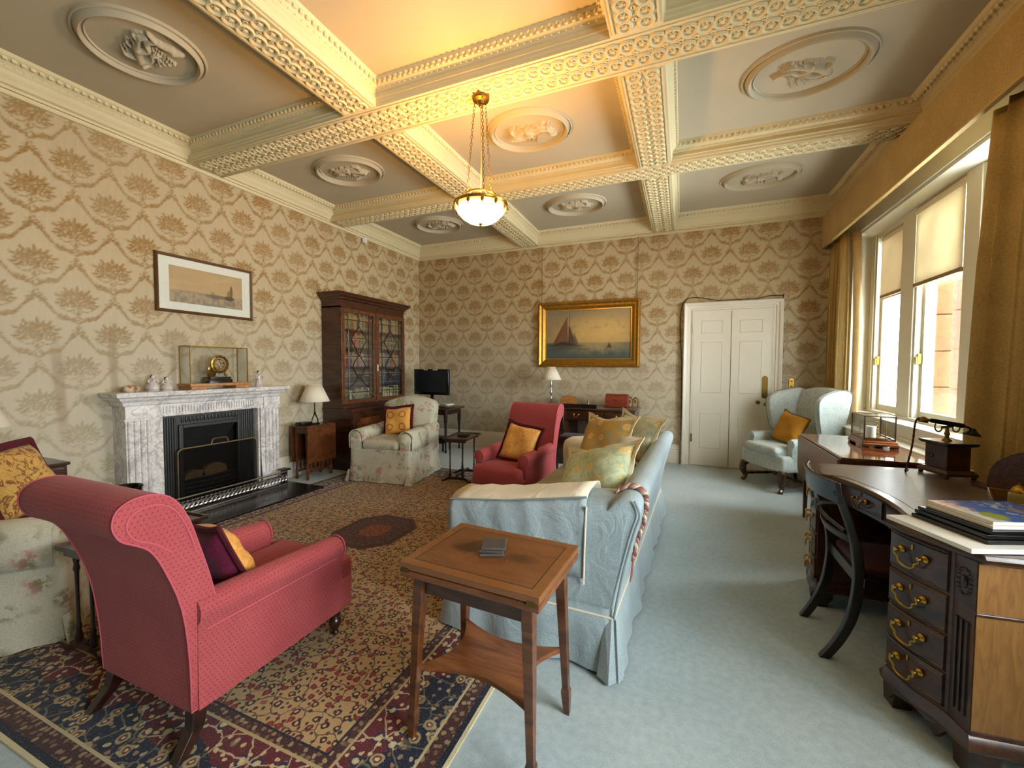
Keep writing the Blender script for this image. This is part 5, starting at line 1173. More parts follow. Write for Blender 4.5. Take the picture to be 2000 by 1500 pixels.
def tv_set():
    t = thing('occasional_table', 'dark occasional table carrying the television in the far corner', 'table', (-4.12, 6.28, 0), 0)
    b = B(); b.loft([[(x, y, z) for x, y in rrect(1.02*k, .62*k, .05, 4)] for k, z in ((.97, .735), (1.0, .745), (1.0, .758), (.985, .765))]); b.obj('top', MAHOG, t, smooth=30)
    b = B(); b.bx(-.43, .43, -.25, -.23, .65, .735); b.bx(-.43, .43, .23, .25, .65, .735); b.bx(-.44, -.42, -.25, .25, .65, .735); b.bx(.42, .44, -.25, .25, .65, .735); b.obj('frieze', MAHOG_DK, t, smooth=0)
    for sx in (-1, 1):
        for sy in (-1, 1): b = B(); b.lathe([(0,0),(.016,0),(.022,.03),(.014,.06),(.018,.30),(.024,.50),(.032,.52),(.032,.735),(0,.735)], (sx*.42, sy*.23, 0), 9); b.obj('leg', MAHOG_DK, t)
    w = thing('satellite_box', 'black media box on the low shelf under the television table', 'box', (-3.98, 6.25, .16)); b = B(); rounded_box(b, (0, 0, .04), (.36, .25, .08), .008, 2); b.obj('case', BLACK, w, smooth=30)
    w = thing('low_stand', 'low black stand under the television table', 'stand', (-3.98, 6.25, 0)); b = B(); b.bx(-.2, .2, -.14, .14, .145, .16); b.obj('shelf', BLACK, w, smooth=0)
    for x in (-.17, .17):
        for y in (-.11, .11): b = B(); b.bx(x-.012, x+.012, y-.012, y+.012, 0, .145); b.obj('leg', BLACK, w, smooth=0)
    tv = thing('television', 'small switched-off television on the corner table', 'television', (-4.12, 6.27, .765), -4)
    b = B(); rounded_box(b, (0, 0, .435), (.75, .06, .455), .012, 3); cse = b.obj('housing', BLACK, tv, smooth=30)
    b = B(); b.bx(-.335, .335, -.033, -.029, .255, .635); b.obj('screen', SCREEN, tv, smooth=0)
    b = B(); rounded_box(b, (0, 0, .235), (.72, .065, .03), .01, 2); b.obj('speaker_bar', BLACK, tv, smooth=30)
    for x, w_ in ((.10, .10), (-.13, .045), (-.08, .03)): b = B(); b.bx(x-w_/2, x+w_/2, -.0335, -.030, .642, .657); b.obj('sticker', PAPER, tv, smooth=0)
    b = B(); b.lathe([(0, .02), (.03, .02), (.028, .19), (.04, .215), (0, .215)], (0, 0.01, 0), 12); b.obj('neck', BLACK, tv)
    b = B(); b.loft([[(x, y, z) for x, y in rrect(.40*k, .24*k, .11*k, 5)] for k, z in ((1, 0), (1, .008), (.9, .016), (.3, .022))]); b.obj('foot', BLACK, tv, smooth=40)
    for i, (x, z, m, lab) in enumerate(((.36, .765, SILVER, 'silver disc player on the television table'), (.37, .808, WHITE, 'white set-top box stacked on the silver disc player'))):
        p = thing('disc_player' if i == 0 else 'set_top_box', lab, 'player' if i == 0 else 'box', (-4.12+x, 6.16, z)); b = B(); rounded_box(b, (0, 0, .02 if i == 0 else .014), (.22-.04*i, .22, .04 if i == 0 else .028), .006, 2); b.obj('case', m, p, smooth=30)
        q = B(); q.bx(-.06, .06, -.1125, -.1095, .008, .02); q.obj('display', SCREEN, p, smooth=0)
tv_set()
def back_desk():
    t = thing('pedestal_desk', 'dark pedestal writing desk against the back wall under the gold-framed painting', 'desk', (-1.32, 6.42, 0)); W = .72
    b = B(); b.loft([[(x, y, z) for x, y in rrect(2*W*k, .74*k, .02, 2)] for k, z in ((.985, .832), (1.0, .84), (1.0, .855), (.99, .862))]); b.obj('top', MAHOG_DK, t, smooth=30)
    b = B(); b.bx(-W+.07, W-.07, -.30, .30, .862, .8635); b.obj('leather_top', LEATHER_TOP, t, smooth=0)
    for s in (-1, 1):
        x0, x1 = sorted((s*.27, s*(W-.02))); b = B(); b.bx(x0, x1, -.33, .33, .08, .832); p = b.obj('pedestal', MAHOG, t, smooth=0)
        b = B(); b.bx(x0-.012, x1+.012, -.345, .34, 0, .085); b.obj('plinth', MAHOG_DK, p, smooth=0, bev=.006)
        for z0, z1 in ((.68, .82), (.50, .665), (.30, .485), (.10, .285)):
            b = B(); b.bx(x0+.02, x1-.02, -.342, -.33, z0, z1); d = b.obj('drawer', MAHOG, t, smooth=0, bev=.003); swan_handle(Matrix.Translation(((x0+x1)/2, -.342, (z0+z1)/2+.015)), d, .075, BRASS)
    b = B(); b.bx(-.25, .25, -.342, -.33, .69, .82); d = b.obj('drawer', MAHOG, t, smooth=0, bev=.003)
    for x in (-.14, .14): swan_handle(Matrix.Translation((x, -.342, .765)), d, .07, BRASS, False)
    b = B(); b.bx(-.27, .27, -.33, .33, .68, .832); b.obj('frieze', MAHOG, t, smooth=0)
    c = thing('side_chair', 'dark railed chair tucked under the pedestal desk at the back wall', 'chair', (-1.42, 5.88, 0), 180)
    for s in (-1, 1):
        b = B(); b.tube(smoothpath([(s*.20, -.22, 0), (s*.205, -.19, .25), (s*.21, -.18, .46), (s*.235, -.20, .70), (s*.25, -.235, .90)], 4), .017, 8); b.obj('rear_leg', BLACKWOOD, c); b = B(); b.tube([(s*.21, .2, 0), (s*.21, .19, .44)], .018, 8); b.obj('front_leg', BLACKWOOD, c)
    for nm, z, h in (('top_rail', .875, .09), ('lower_rail', .69, .03)):
        b = B(); b.loft([[(x, -.225-.03*(1-(x/.26)**2)+dy+(0 if z > .8 else .03), z+dz) for dy, dz in ((-.012,-h/2),(.012,-h/2),(.012,h/2),(-.012,h/2))] for x in [-.26+.04*i for i in range(14)]]); b.obj(nm, BLACKWOOD, c, smooth=40)
    b = B(); b.bx(-.22, .22, -.2, .21, .40, .45); b.obj('seat_rail', BLACKWOOD, c, smooth=0); b = B(); rounded_box(b, (0, 0, .465), (.42, .38, .05), .02, 3); b.obj('seat', MATS['dark_red_leather'], c, smooth=50)
back_desk()
# ------------------------------------------------------------------ chimneypiece
def fireplace():
    xw = XL; XF = -4.57; y0, y1 = 2.08, 3.60; o0, o1 = 2.36, 3.36; zo = .985
    t = thing('fireplace', 'grey-veined white marble chimneypiece with fluted frieze on the long wall', 'fireplace', (xw, 2.84, 0)); ox, oy = xw, 2.84
    def part(nm, f, m=MARBLE, par=t, **k): q = B(); f(q); return q.obj(nm, m, par, smooth=k.pop('smooth', 0), **k)
    T = lambda q: (q.f, q)  # local shift
    X = lambda x: x-ox; Y = lambda y: y-oy
    # shelf with moulded edge
    pr = [(.0, 1.10), (.01, 1.105), (.02, 1.13), (.045, 1.155), (.05, 1.165), (.075, 1.18), (.085, 1.19), (.085, 1.215), (.078, 1.225), (-.30, 1.225), (-.30, 1.10)]
    def shelf(q): q.loft([[(X(XF)+.0-(0 if i not in (0, 3) else .20)+(o if i in (1, 2) else 0), Y(y0)-o if i < 2 else Y(y1)+o, z) for o, z in pr if o > -.1] + [(0.002, Y(y0) if i < 2 else Y(y1), 1.225), (0.002, Y(y0) if i < 2 else Y(y1), 1.10)] for i in (1, 2)])
    part('mantel_shelf', lambda q: q.loft([[(max(.002, X(XF)+dx), yy, z) for dx, yy, z in ring] for ring in
        [[(o, Y(y0)-o, z), (o, Y(y1)+o, z), (-1, Y(y1)+o, z), (-1, Y(y0)-o, z)] for o, z in ((.0,1.10),(.012,1.108),(.022,1.135),(.05,1.16),(.055,1.172),(.085,1.188),(.09,1.215),(.082,1.226))]]), smooth=20)
    # frieze with flutes
    part('frieze', lambda q: q.bx(.002, X(XF)-.012, Y(y0)+.01, Y(y1)-.01, zo, 1.10))
    n = 34; ya, yb = y0+.30, y1-.30
    def flutes(q):
        for i in range(n): y = Y(ya+(yb-ya)*(i+.5)/n); q.prism([(y+a, b_) for a, b_ in rrect(.019, .075, .0094, 3, 0, 1.045)], X(XF)-.014, X(XF)-.002, 'yz')
    part('fluted_panel', flutes, smooth=20)
    part('frieze_fillet', lambda q: (q.bx(X(XF)-.014, X(XF)+.004, Y(o0)-.02, Y(o1)+.02, zo-.002, zo+.012)))
    for s, ya_, yb_ in ((-1, y0, o0), (1, o1, y1)):
        part('jamb', lambda q: q.bx(.002, X(XF)-.012, Y(ya_)+.012, Y(yb_), .12, zo))
        yc = Y((ya_+yb_)/2 - s*0.0) + s*.03
        part('corner_block', lambda q: (q.bx(X(XF)-.014, X(XF)+.004, yc-.105, yc+.105, zo, 1.10)), bev=.004)
        part('oval_patera', lambda q: q.ball((X(XF)+.003, yc, 1.045), (.01, .07, .034), 14, 6), smooth=60)
        for k in range(4): part('reed', lambda q: q.tube([(X(XF)-.010, yc-.072+k*.048, .20), (X(XF)-.010, yc-.072+k*.048, zo-.02)], .017, 8), smooth=60)
        part('jamb_foot', lambda q: q.bx(.002, X(XF)+.012, Y(ya_), Y(yb_)+.0, 0, .14), bev=.005)
        part('jamb_cap', lambda q: (q.bx(.1, X(XF)+.008, yc-.115, yc+.115, zo-.022, zo)), bev=.004)
        part('inner_slip', lambda q: q.bx(.002, X(XF)-.016, Y(o0) if s < 0 else Y(o1)-.02, Y(o0)+.02 if s < 0 else Y(o1), .0, zo))
    # cast-iron register grate with reeded cheeks and rounded frame
    XI = -4.66
    def reeds(q, a, c, x0, x1, nn):
        for i in range(nn): u = (i+.5)/nn; q.tube([(x0+(x1-x0)*u, a+(c-a)*u, .02), (x0+(x1-x0)*u, a+(c-a)*u, zo-.03)], abs(c-a)/nn*.46 if abs(c-a) > .05 else .012, 6)
    part('grate_front', lambda q: (q.bx(X(XI)-.02, X(XI), Y(o0)+.02, Y(o0)+.22, .0, zo-.012), q.bx(X(XI)-.02, X(XI), Y(o1)-.22, Y(o1)-.02, .0, zo-.012), q.bx(X(XI)-.02, X(XI), Y(o0)+.22, Y(o1)-.22, .84, zo-.012)), IRON)
    part('reeded_cheek', lambda q: reeds(q, Y(o0)+.03, Y(o0)+.17, X(XI)+.02, X(XI), 6), IRON, smooth=60); part('reeded_cheek', lambda q: reeds(q, Y(o1)-.17, Y(o1)-.03, X(XI), X(XI)+.02, 6), IRON, smooth=60)
    def head(q):
        for i in range(16): y = Y(o0)+.21+(o1-o0-.42)*(i+.5)/16; q.ball((X(XI)+.002, y, .925), (.012, .015, .035), 7, 5)
    part('gadrooned_head', head, IRON, smooth=60)
    part('opening_frame', lambda q: (q.bx(X(XI), X(XI)+.025, Y(o0)+.185, Y(o0)+.225, .0, .875), q.bx(X(XI), X(XI)+.025, Y(o1)-.225, Y(o1)-.185, .0, .875), q.bx(X(XI), X(XI)+.025, Y(o0)+.225, Y(o1)-.225, .835, .875)), IRON, bev=.008)
    part('firebox', lambda q: (q.bx(.003, .012, Y(o0)+.02, Y(o1)-.02, .0, zo-.02), ), SOOT)
    part('hood', lambda q: q.loft([[(.012, Y(o0)+.22, .84), (.012, Y(o1)-.22, .84), (X(XI)-.02, Y(o1)-.22, .84), (X(XI)-.02, Y(o0)+.22, .84)], [(.012, Y(o0)+.28, .70), (.012, Y(o1)-.28, .70), (.05, Y(o1)-.28, .70), (.05, Y(o0)+.28, .70)]]), SOOT)
    def bars(q):
        for k in range(5): q.tube([(X(XI)-.03, Y(o0)+.23, .12+k*.045), (X(XI)+.02, (Y(o0)+Y(o1))/2, .12+k*.045), (X(XI)-.03, Y(o1)-.23, .12+k*.045)], .008, 6)
    part('fire_bars', bars, IRON, smooth=60)
    return t
fireplace()
for k, (y, r, h) in enumerate(((2.70, .10, .085), (2.90, .13, .12))):
    t = thing('kindling_log', ('pale split log in the grate, the smaller one', 'pale split log in the grate, the larger one')[k], 'log', (-4.70, y, .30)); b = B(); b.prism(smoothpath([(-r, 0), (-r*.8, h*.7), (0, h), (r*.8, h*.75), (r, 0)], 4), -.03, .03, 'yz'); b.obj('log', mat('cut_wood', lambda c: c.mix(c.noise(20), '#6d4d33', '#92704f'), rough=.9), t, smooth=30)
b = B(); b.bx(XL+.245, -3.955, 2.285, 3.695, 0, .03); o = b.obj('hearth_slab', SLATE, smooth=0, bev=.004); props(o, 'polished black slate hearth slab in front of the fireplace', 'hearth')
b = B(); b.bx(XL+.005, XL+.243, 2.38, 3.34, 0, .025); o = b.obj('back_hearth', SLATE, smooth=0); props(o, 'dark inner hearth under the grate', 'hearth')
def fender():
    t = thing('fender', 'low pierced steel fender around the hearth', 'fender', (-4.50, 2.80, .03), 0); xf = .07; ya, yb = -.70, .77
    def rails(nm, z, h, d, m): q = B(); q.bx(xf-d, xf+d, ya, yb, z, z+h); q.bx(.0, xf-d, ya-d, ya+d, z, z+h); q.bx(.0, xf-d, yb-d, yb+d, z, z+h); q.obj(nm, m, t, smooth=0, bev=.003)
    rails('top_rail', .155, .016, .012, STEEL); rails('base_rail', .0, .018, .02, STEEL); rails('middle_rail', .018, .006, .010, IRON)
    q = B(); n = 34
    for i in range(n):
        y = ya+(yb-ya)*(i+.5)/n; q.torus((xf, y, .089), .034, .0075, 10, 5, Matrix.Rotation(PI/2, 3, 'Y')); q.ball((xf, y+(yb-ya)/n/2, .089), (.005, .009, .062), 6, 4); q.ball((xf, y, .089), (.005, .015, .015), 6, 4)
    for yy in (ya, yb):
        for i in range(3): x = -.05+.12*(i+.5)/3; q.torus((x, yy, .089), .030, .005, 10, 5, Matrix.Rotation(PI/2, 3, 'X'))
    o = q.obj('pierced_gallery', STEEL, t, smooth=60); o['kind'] = 'stuff'
    for yy in (ya-.01, yb+.01): q = B(); q.bx(.0, .05, yy-.03, yy+.03, .0, .172); q.bx(-.02, .09, yy-.045, yy+.045, .172, .192); q.obj('tool_rest', BLACK, t, smooth=0, bev=.004)
fender()
def firescreen():
    t = thing('fire_screen', 'brass-framed mesh fire screen with a carrying handle before the grate', 'fire screen', (-4.555, 2.885, .03), 0); w, h = .405, .605
    fr = [(-w, .0), (-w, h-.05)]+[(-w+.05*(1-math.cos(a)), h-.05+.05*math.sin(a)) for a in (.4, .8, 1.2, PI/2)]+[(w-.05+.05*math.sin(a), h-.05+.05*math.cos(a)) for a in (0, .4, .8, 1.2, PI/2)]+[(w, 0)]
    b = B(); b.tube([(.0, y, z+.01) for y, z in fr], .008, 7, closed=True); b.obj('frame', mat('pale_brass', color='#b5a579', rough=.3, metal=1.0), t)
    m = mat('fire_mesh', color='#15130f', rough=.5, metal=.3); mesh_m = bpy.data.materials.new('wire_mesh'); mesh_m.use_nodes = True; nt_ = mesh_m.node_tree; bs = nt_.nodes['Principled BSDF']; bs.inputs['Base Color'].default_value = rgba('#1c1a17'); bs.inputs['Roughness'].default_value = .25; bs.inputs['Metallic'].default_value = .6; bs.inputs['Alpha'].default_value = .38
    b = B(); b.prism([(y*.985, z*.985+.012) for y, z in fr], -.0015, .0015, 'yz'); b.obj('mesh_panel', mesh_m, t, smooth=0)
    b = B(); b.tube(smoothpath([(0, -.09, h+.012), (0, -.07, h+.06), (0, -.04, h+.068), (0, .04, h+.068), (0, .07, h+.06), (0, .09, h+.012)], 4), .007, 7); b.obj('handle', MATS['pale_brass'], t)
    for s in (-1, 1): b = B(); b.bx(-.03, .03, s*(w-.06)-.012, s*(w-.06)+.012, .0, .012); b.obj('foot', BRASS, t, smooth=0)
firescreen()
t = thing('fire_tool', 'black poker leaning in the fireplace behind the fire screen', 'poker', (-4.60, 3.36, .03)); b = B(); b.tube([(.05, .0, .0), (-.01, .01, .55), (-.015, .01, .62)], [.006, .006, .009], 7); b.obj('rod', IRON, t); b = B(); b.ball((-.016, .01, .64), (.018, .018, .026), 8, 6); b.obj('knob', IRON, t)
t = thing('fire_tool', 'black hearth brush standing at the right end behind the fire screen', 'brush', (-4.60, 3.27, .03)); b = B(); b.tube([(.0, .0, .10), (-.01, .01, .45)], .007, 7); b.obj('handle', IRON, t); b = B(); b.lathe([(0, 0), (.035, 0), (.04, .06), (.02, .11), (0, .12)], (0, 0, 0), 10); b.obj('head', BLACK, t)
# things on the mantel shelf
MZ = 1.2265
def skeleton_clock():
    t = thing('clock_case', 'glass case on a light wood stand holding a brass skeleton clock', 'display case', (-4.655, 2.92, MZ)); w, d, h = .295, .085, .385
    b = B(); b.bx(-d-.015, d+.015, -w-.012, w+.012, .03, .06); 
    for s in (-1, 1): b.bx(-d-.015, d+.015, s*(w-.07)-.075, s*(w-.07)+.075, .0, .03)
    b.obj('stand', OAKISH, t, smooth=0, bev=.004)
    b = B()
    for sx in (-1, 1):
        for sy in (-1, 1): b.bx(sx*d-.004, sx*d+.004, sy*w-.004, sy*w+.004, .06, .06+h)
        b.bx(sx*d-.004, sx*d+.004, -w, w, .06+h-.007, .06+h)
    for sy in (-1, 1): b.bx(-d, d, sy*w-.004, sy*w+.004, .06+h-.007, .06+h)
    b.obj('case_frame', OLDBRASS, t, smooth=0)
    b = B(); b.bx(d-.001, d+.001, -w, w, .06, .06+h-.007); b.bx(-d, d, -w-.001, -w+.001, .06, .06+h-.007); b.bx(-d, d, w-.001, w+.001, .06, .06+h-.007); b.obj('pane', GLASS, t, smooth=0)
    c = thing('skeleton_clock', 'brass skeleton clock with open dial inside the glass case on the mantel', 'clock', (-4.655, 2.945, MZ+.06))
    b = B(); b.loft([[(x, y, z) for x, y in rrect(.12*k, .26*k, .03, 3)] for k, z in ((1, 0), (1, .03), (.92, .04), (.9, .065))]); b.obj('base', BLACKWOOD, c, smooth=30)
    Rm = Matrix.Rotation(PI/2, 3, 'Y'); b = B(); b.torus((.03, .0, .20), .085, .014, 28, 7, Rm); b.torus((.03, 0, .20), .055, .006, 24, 6, Rm); b.obj('chapter_ring', BRASS, c)
    q = B(); 
    for k in range(12): a = k*PI/6; q.box((.045, .085*math.sin(a), .20+.085*math.cos(a)), (.003, .006, .018), M=Matrix.Rotation(-a, 3, 'X'))
    q.obj('hour_mark', BLACKWOOD, c, smooth=0)
    q = B(); q.tube([(.05, 0, .20), (.05, .035, .225)], .003, 5); q.tube([(.05, 0, .20), (.05, -.02, .255)], .003, 5); q.obj('hand', BLACKWOOD, c)
    q = B(); q.torus((.01, -.03, .155), .045, .005, 20, 6, Rm); q.torus((.0, .04, .145), .035, .005, 18, 6, Rm)
    for k in range(6): a = k*PI/3; q.tube([(.01, -.03, .155), (.01, -.03+.045*math.sin(a), .155+.045*math.cos(a))], .003, 5)
    q.obj('wheel', BRASS, c)
    q = B()
    for s in (-1, 1): q.tube(smoothpath([(.0, s*.085, .065), (.0, s*.07, .10), (.0, s*.095, .15), (.0, s*.06, .22)], 5), .008, 7); q.ball((.0, s*.085, .085), .018, 8, 6)
    q.lathe([(0, .065), (.035, .065), (.045, .10), (.02, .12), (0, .13)], (.02, -.085, 0), 12); q.obj('frame', BRASS, c)
skeleton_clock()
PORC = mat('figurine_porcelain', lambda c: c.mix(c.step(c.vor(30), .2, .35), c.mix(c.noise(25), '#8f5a58', '#9a8a8a'), '#c9bfb8'), rough=.25)
def figurine(label, y, h, seated, x=-4.64):
    """small porcelain figure: skirt, body, arms, head and dark hair in one glaze"""
    t = thing('figurine', label, 'figurine', (x, y, MZ)); b = B()
    b.lathe([(0,0),(.045,0),(.047,.012),(.04,.016),(0,.016)], (0,0,0), 14)
    if seated: b.lathe([(0,.016),(.048,.016),(.05,h*.25),(.035,h*.45),(.022,h*.55),(.028,h*.70),(.02,h*.78),(.008,h*.80),(0,h*.80)], (0,0,0), 12, sx=1.2)
    else: b.lathe([(0,.016),(.042,.016),(.032,h*.30),(.018,h*.52),(.024,h*.68),(.02,h*.75),(.008,h*.79),(0,h*.80)], (0,0,0), 12)
    for s in (-1, 1): b.tube(smoothpath([(0, s*.022, h*.72), (.012, s*.042, h*.58), (.03, s*.022, h*.50)], 4), [.009]*4+[.007]*4+[.006], 6)
    b.obj('body', PORC, t); b = B(); b.ball((.002, 0, h*.87), (.017, .015, .02), 10, 8); b.obj('head', mat('porcelain_skin', color='#d9c4b4', rough=.3), t); b = B(); b.ball((-.004, 0, h*.90), (.018, .018, .019), 10, 8); b.obj('hair', BLACKWOOD, t)
figurine('seated dark-haired porcelain figurine, first from the left end of the mantel', 2.335, .155, True); figurine('smaller dark-haired porcelain figurine beside the glass clock case', 2.445, .13, True, -4.63); figurine('standing porcelain figurine at the bookcase end of the mantel', 3.40, .19, False)
t = thing('shell_ornament', 'mottled brown shell lying on the near corner of the mantel', 'ornament', (-4.66, 2.18, MZ)); b = B(); b.lathe([(0,0),(.03,.0),(.045,.02),(.04,.04),(.02,.06),(0,.065)], (0,0,0), 14, sx=.8, sy=1.5); b.obj('shell', mat('shell', lambda c: c.mix(c.step(c.noise(30), .4, .6), '#8a6340', '#c9b596'), rough=.35), t)

t = thing('coal_scuttle', 'black coal scuttle by the jamb nearest to the floral armchair, only its rim showing', 'scuttle', (-4.38, 1.99, 0)); b = B(); b.lathe([(0,0),(.09,0),(.10,.02),(.12,.25),(.14,.42),(.15,.43),(.145,.435),(.13,.42),(.11,.25),(.09,.03),(0,.03)], (0,0,0), 18, sx=.8, sy=.75); b.obj('bucket', BLACK, t); b = B(); b.tube(smoothpath([(0,-.1,.42),(0,-.09,.40),(0,0,.39),(0,.09,.40),(0,.1,.42)], 4), .005, 6); b.obj('handle', IRON, t)
# ------------------------------------------------------------------ curtains, pelmet
def curtain(label, ya, yb, x0, zt, zb, n, amp, lean=0.0, lining=None, parts=True):
    t = thing('curtain', label, 'curtain', (x0, (ya+yb)/2, 0), 0, 'gold velvet curtains'); oy = (ya+yb)/2; N = n*14
    def sheet(dx):
        rings = []
        for k in range(14):
            z = zt+(zb-zt)*k/13; R = []
            for i in range(N+1):
                u = i/N; a = amp*(.55+.45*min(1, k/4))*(1+.25*math.sin(u*23)); ph = 2*PI*n*u+.5*math.sin(u*9+z*.7)
                y = (ya+(yb-ya)*u)+lean*(zt-z)*(u-.0)*(1 if yb > ya else -1)+.012*math.sin(ph*2)
                R.append((a*math.sin(ph)+.3*a*math.sin(2.3*ph+1)+dx, y-oy, z))
            rings.append(R)
        return rings
    b = B(); b.loft(sheet(0), False, False); b.obj('drape', CURTAIN, t, smooth=80, solid=.012)
    return t
curtain('gold velvet curtain hanging between the wing armchair and the window reveal', 6.14, 6.70, 1.79, 3.10, .02, 6, .035)
b_ = thing('curtain_lining', 'pale lined edge of the far gold curtain beside the window reveal', 'curtain', (1.83, 6.12, 0)); q = B(); q.loft([[(.02+.02*math.sin(z*1.3)+dx, .0+.02*math.sin(z*2.1)+dy, z) for dx, dy in ((0,0),(.05,-.02),(.085,.02))] for z in (3.08, 2.6, 2.0, 1.4, .8, .03)], False, False); q.obj('drape', CURTAIN_LINING, b_, smooth=80, solid=.01)
curtain('gold velvet curtain behind the desk, cut off by the picture edge', 2.45, 3.66, 1.815, 3.10, .02, 8, .045, lean=.055)
t = thing('pelmet', 'long padded gold velvet pelmet running above the window and curtains', 'pelmet', (1.80, 4.25, 0)); b = B(); PEL = []
pe = [(-.13, -2.35), (-.13, 2.42)]+[(-.13+.06*(1-math.cos(a)), 2.42+.06*math.sin(a)) for a in (.5, 1.0, PI/2)]+[(.09, 2.48), (.09, 2.47), (-.06, 2.455), (-.10, 2.42), (-.10, -2.35)]
b.loft([[(x, y, z) for x, y in pe] for z in (3.05, 3.06, 3.44, 3.45)]); b.obj('front', CURTAIN, t, smooth=50)
b = B(); b.bx(-.125, .11, -2.35, 2.45, 3.435, 3.45); b.obj('top_board', OAKISH, t, smooth=0)
b = B(); b.tube([(-.132, -2.35, 3.055), (-.132, 2.42, 3.055), (-.10, 2.47, 3.055)], .008, 6); b.obj('piping', mat('gold_cord', color='#b89a62', rough=.8), t)

curtain('added unseen gold velvet curtain of the hidden window, nearer to the desk', 1.62, 2.02, 1.815, 3.10, .02, 4, .045)  # unseen curtain pair, added to trim the second window's light
curtain('added unseen gold velvet curtain of the hidden window, farther from the desk', -1.06, -.64, 1.815, 3.10, .02, 4, .045)
# ------------------------------------------------------------------ pictures
def big_painting():
    t = thing('framed_painting', 'gold-framed oil painting of a red-sailed boat on the back wall', 'painting', (-1.468, YB-.004, 2.02)); W, Hh = .842, .543
    pr = [(0, 0), (0, .05), (.012, .065), (.03, .07), (.045, .055), (.06, .045), (.085, .05), (.10, .04), (.125, .022), (.128, 0)]
    def ring(sx, sz): return [(sx*(W-o), -h, sz*(Hh-o)) for o, h in pr]
    b = B(); b.loft([ring(-1,-1), ring(1,-1), ring(1,1), ring(-1,1)], True, False, True); b.obj('frame', GILT, t, smooth=20)
    b = B()
    for (x0, x1, z0, z1) in ((-W+.128, W-.128, -Hh+.128, -Hh+.140), (-W+.128, W-.128, Hh-.140, Hh-.128), (-W+.128, -W+.140, -Hh+.14, Hh-.14), (W-.140, W-.128, -Hh+.14, Hh-.14)): b.bx(x0, x1, -.024, -.006, z0, z1)
    b.obj('slip', GILT_IN, t, smooth=0)
    def col(U, V):
        n = fnoise(U*7, V*5, 40); n2 = fnoise(U*22, V*16, 44); sky = mixn(LN('#8f7a58'), LN('#c9a564'), sstep(1-np.hypot((U-.62)*1.1, (V-.52)*1.2), .25, 1.0)+.35*(n-.5)); sky = mixn(sky, LN('#6f6a5c'), sstep(V+.25*(n-.5), .72, 1.05)*.6+.35*sstep(n2, .55, .75)*(V > .6))
        sea = mixn(LN('#4d5650'), LN('#a08a62'), sstep(V+.15*(n2-.5), .05, .32)*sstep(.45-np.abs(U-.62), -.1, .45)); c = mixn(sea, sky, sstep(V, .315, .335))
        def tri(a, b_, d, colr, soft=.008, k=1.0):
            nonlocal c
            P = [a, b_, d]; m = np.ones_like(U)
            for i in range(3):
                (x0, y0), (x1, y1) = P[i], P[(i+1) % 3]; L = math.hypot(x1-x0, y1-y0); s = ((x1-x0)*(V-y0)-(y1-y0)*(U-x0))/L; m = np.minimum(m, sstep(s, -soft, soft))
            c = mixn(c, LN(colr), m*k)
        tri((.08, .30), (.27, .30), (.26, .88), '#6b4630'); tri((.14, .32), (.27, .33), (.25, .80), '#74503a'); tri((.27, .30), (.37, .31), (.28, .72), '#544538'); tri((.33, .30), (.40, .30), (.345, .55), '#5d5042', k=.8); tri((.03, .26), (.46, .26), (.2, .36), '#3a332c', .015); tri((.0, .17), (.45, .21), (.2, .29), '#4a443b', .03, .7)
        tri((.08, .24), (.24, .24), (.20, .02), '#5d4b3d', .03, .45)
        tri((.70, .225), (.82, .225), (.76, .16), '#32241b', .012); tri((.73, .22), (.79, .22), (.755, .33), '#4d3022', .01); tri((.66, .15), (.84, .15), (.76, .06), '#5d4a3a', .02, .5)
        m = np.abs(U-.275-.012*V) < .003; c = mixn(c, LN('#2c221b'), m*(V > .3)*(V < .93)*.8)
        return c*(.92+.16*n2[:, None])
    colour_grid('canvas', 150, 88, lambda U, V: np.stack([(U*2-1)*(W-.138), np.full_like(U, -.012), (V*2-1)*(Hh-.138)], 1), col, PAINTING, t)
    b = B(); b.bx(-W+.02, W-.02, -.005, 0, -Hh+.02, Hh-.02); b.obj('backboard', OAKISH, t, smooth=0)
    for x in (-.79, .79):
        b = B(); b.tube([(x, -.012, Hh-.02), (x, -.02, 1.50)], .0035, 5); b.obj('hanging_chain', OLDBRASS, t); 
big_painting()
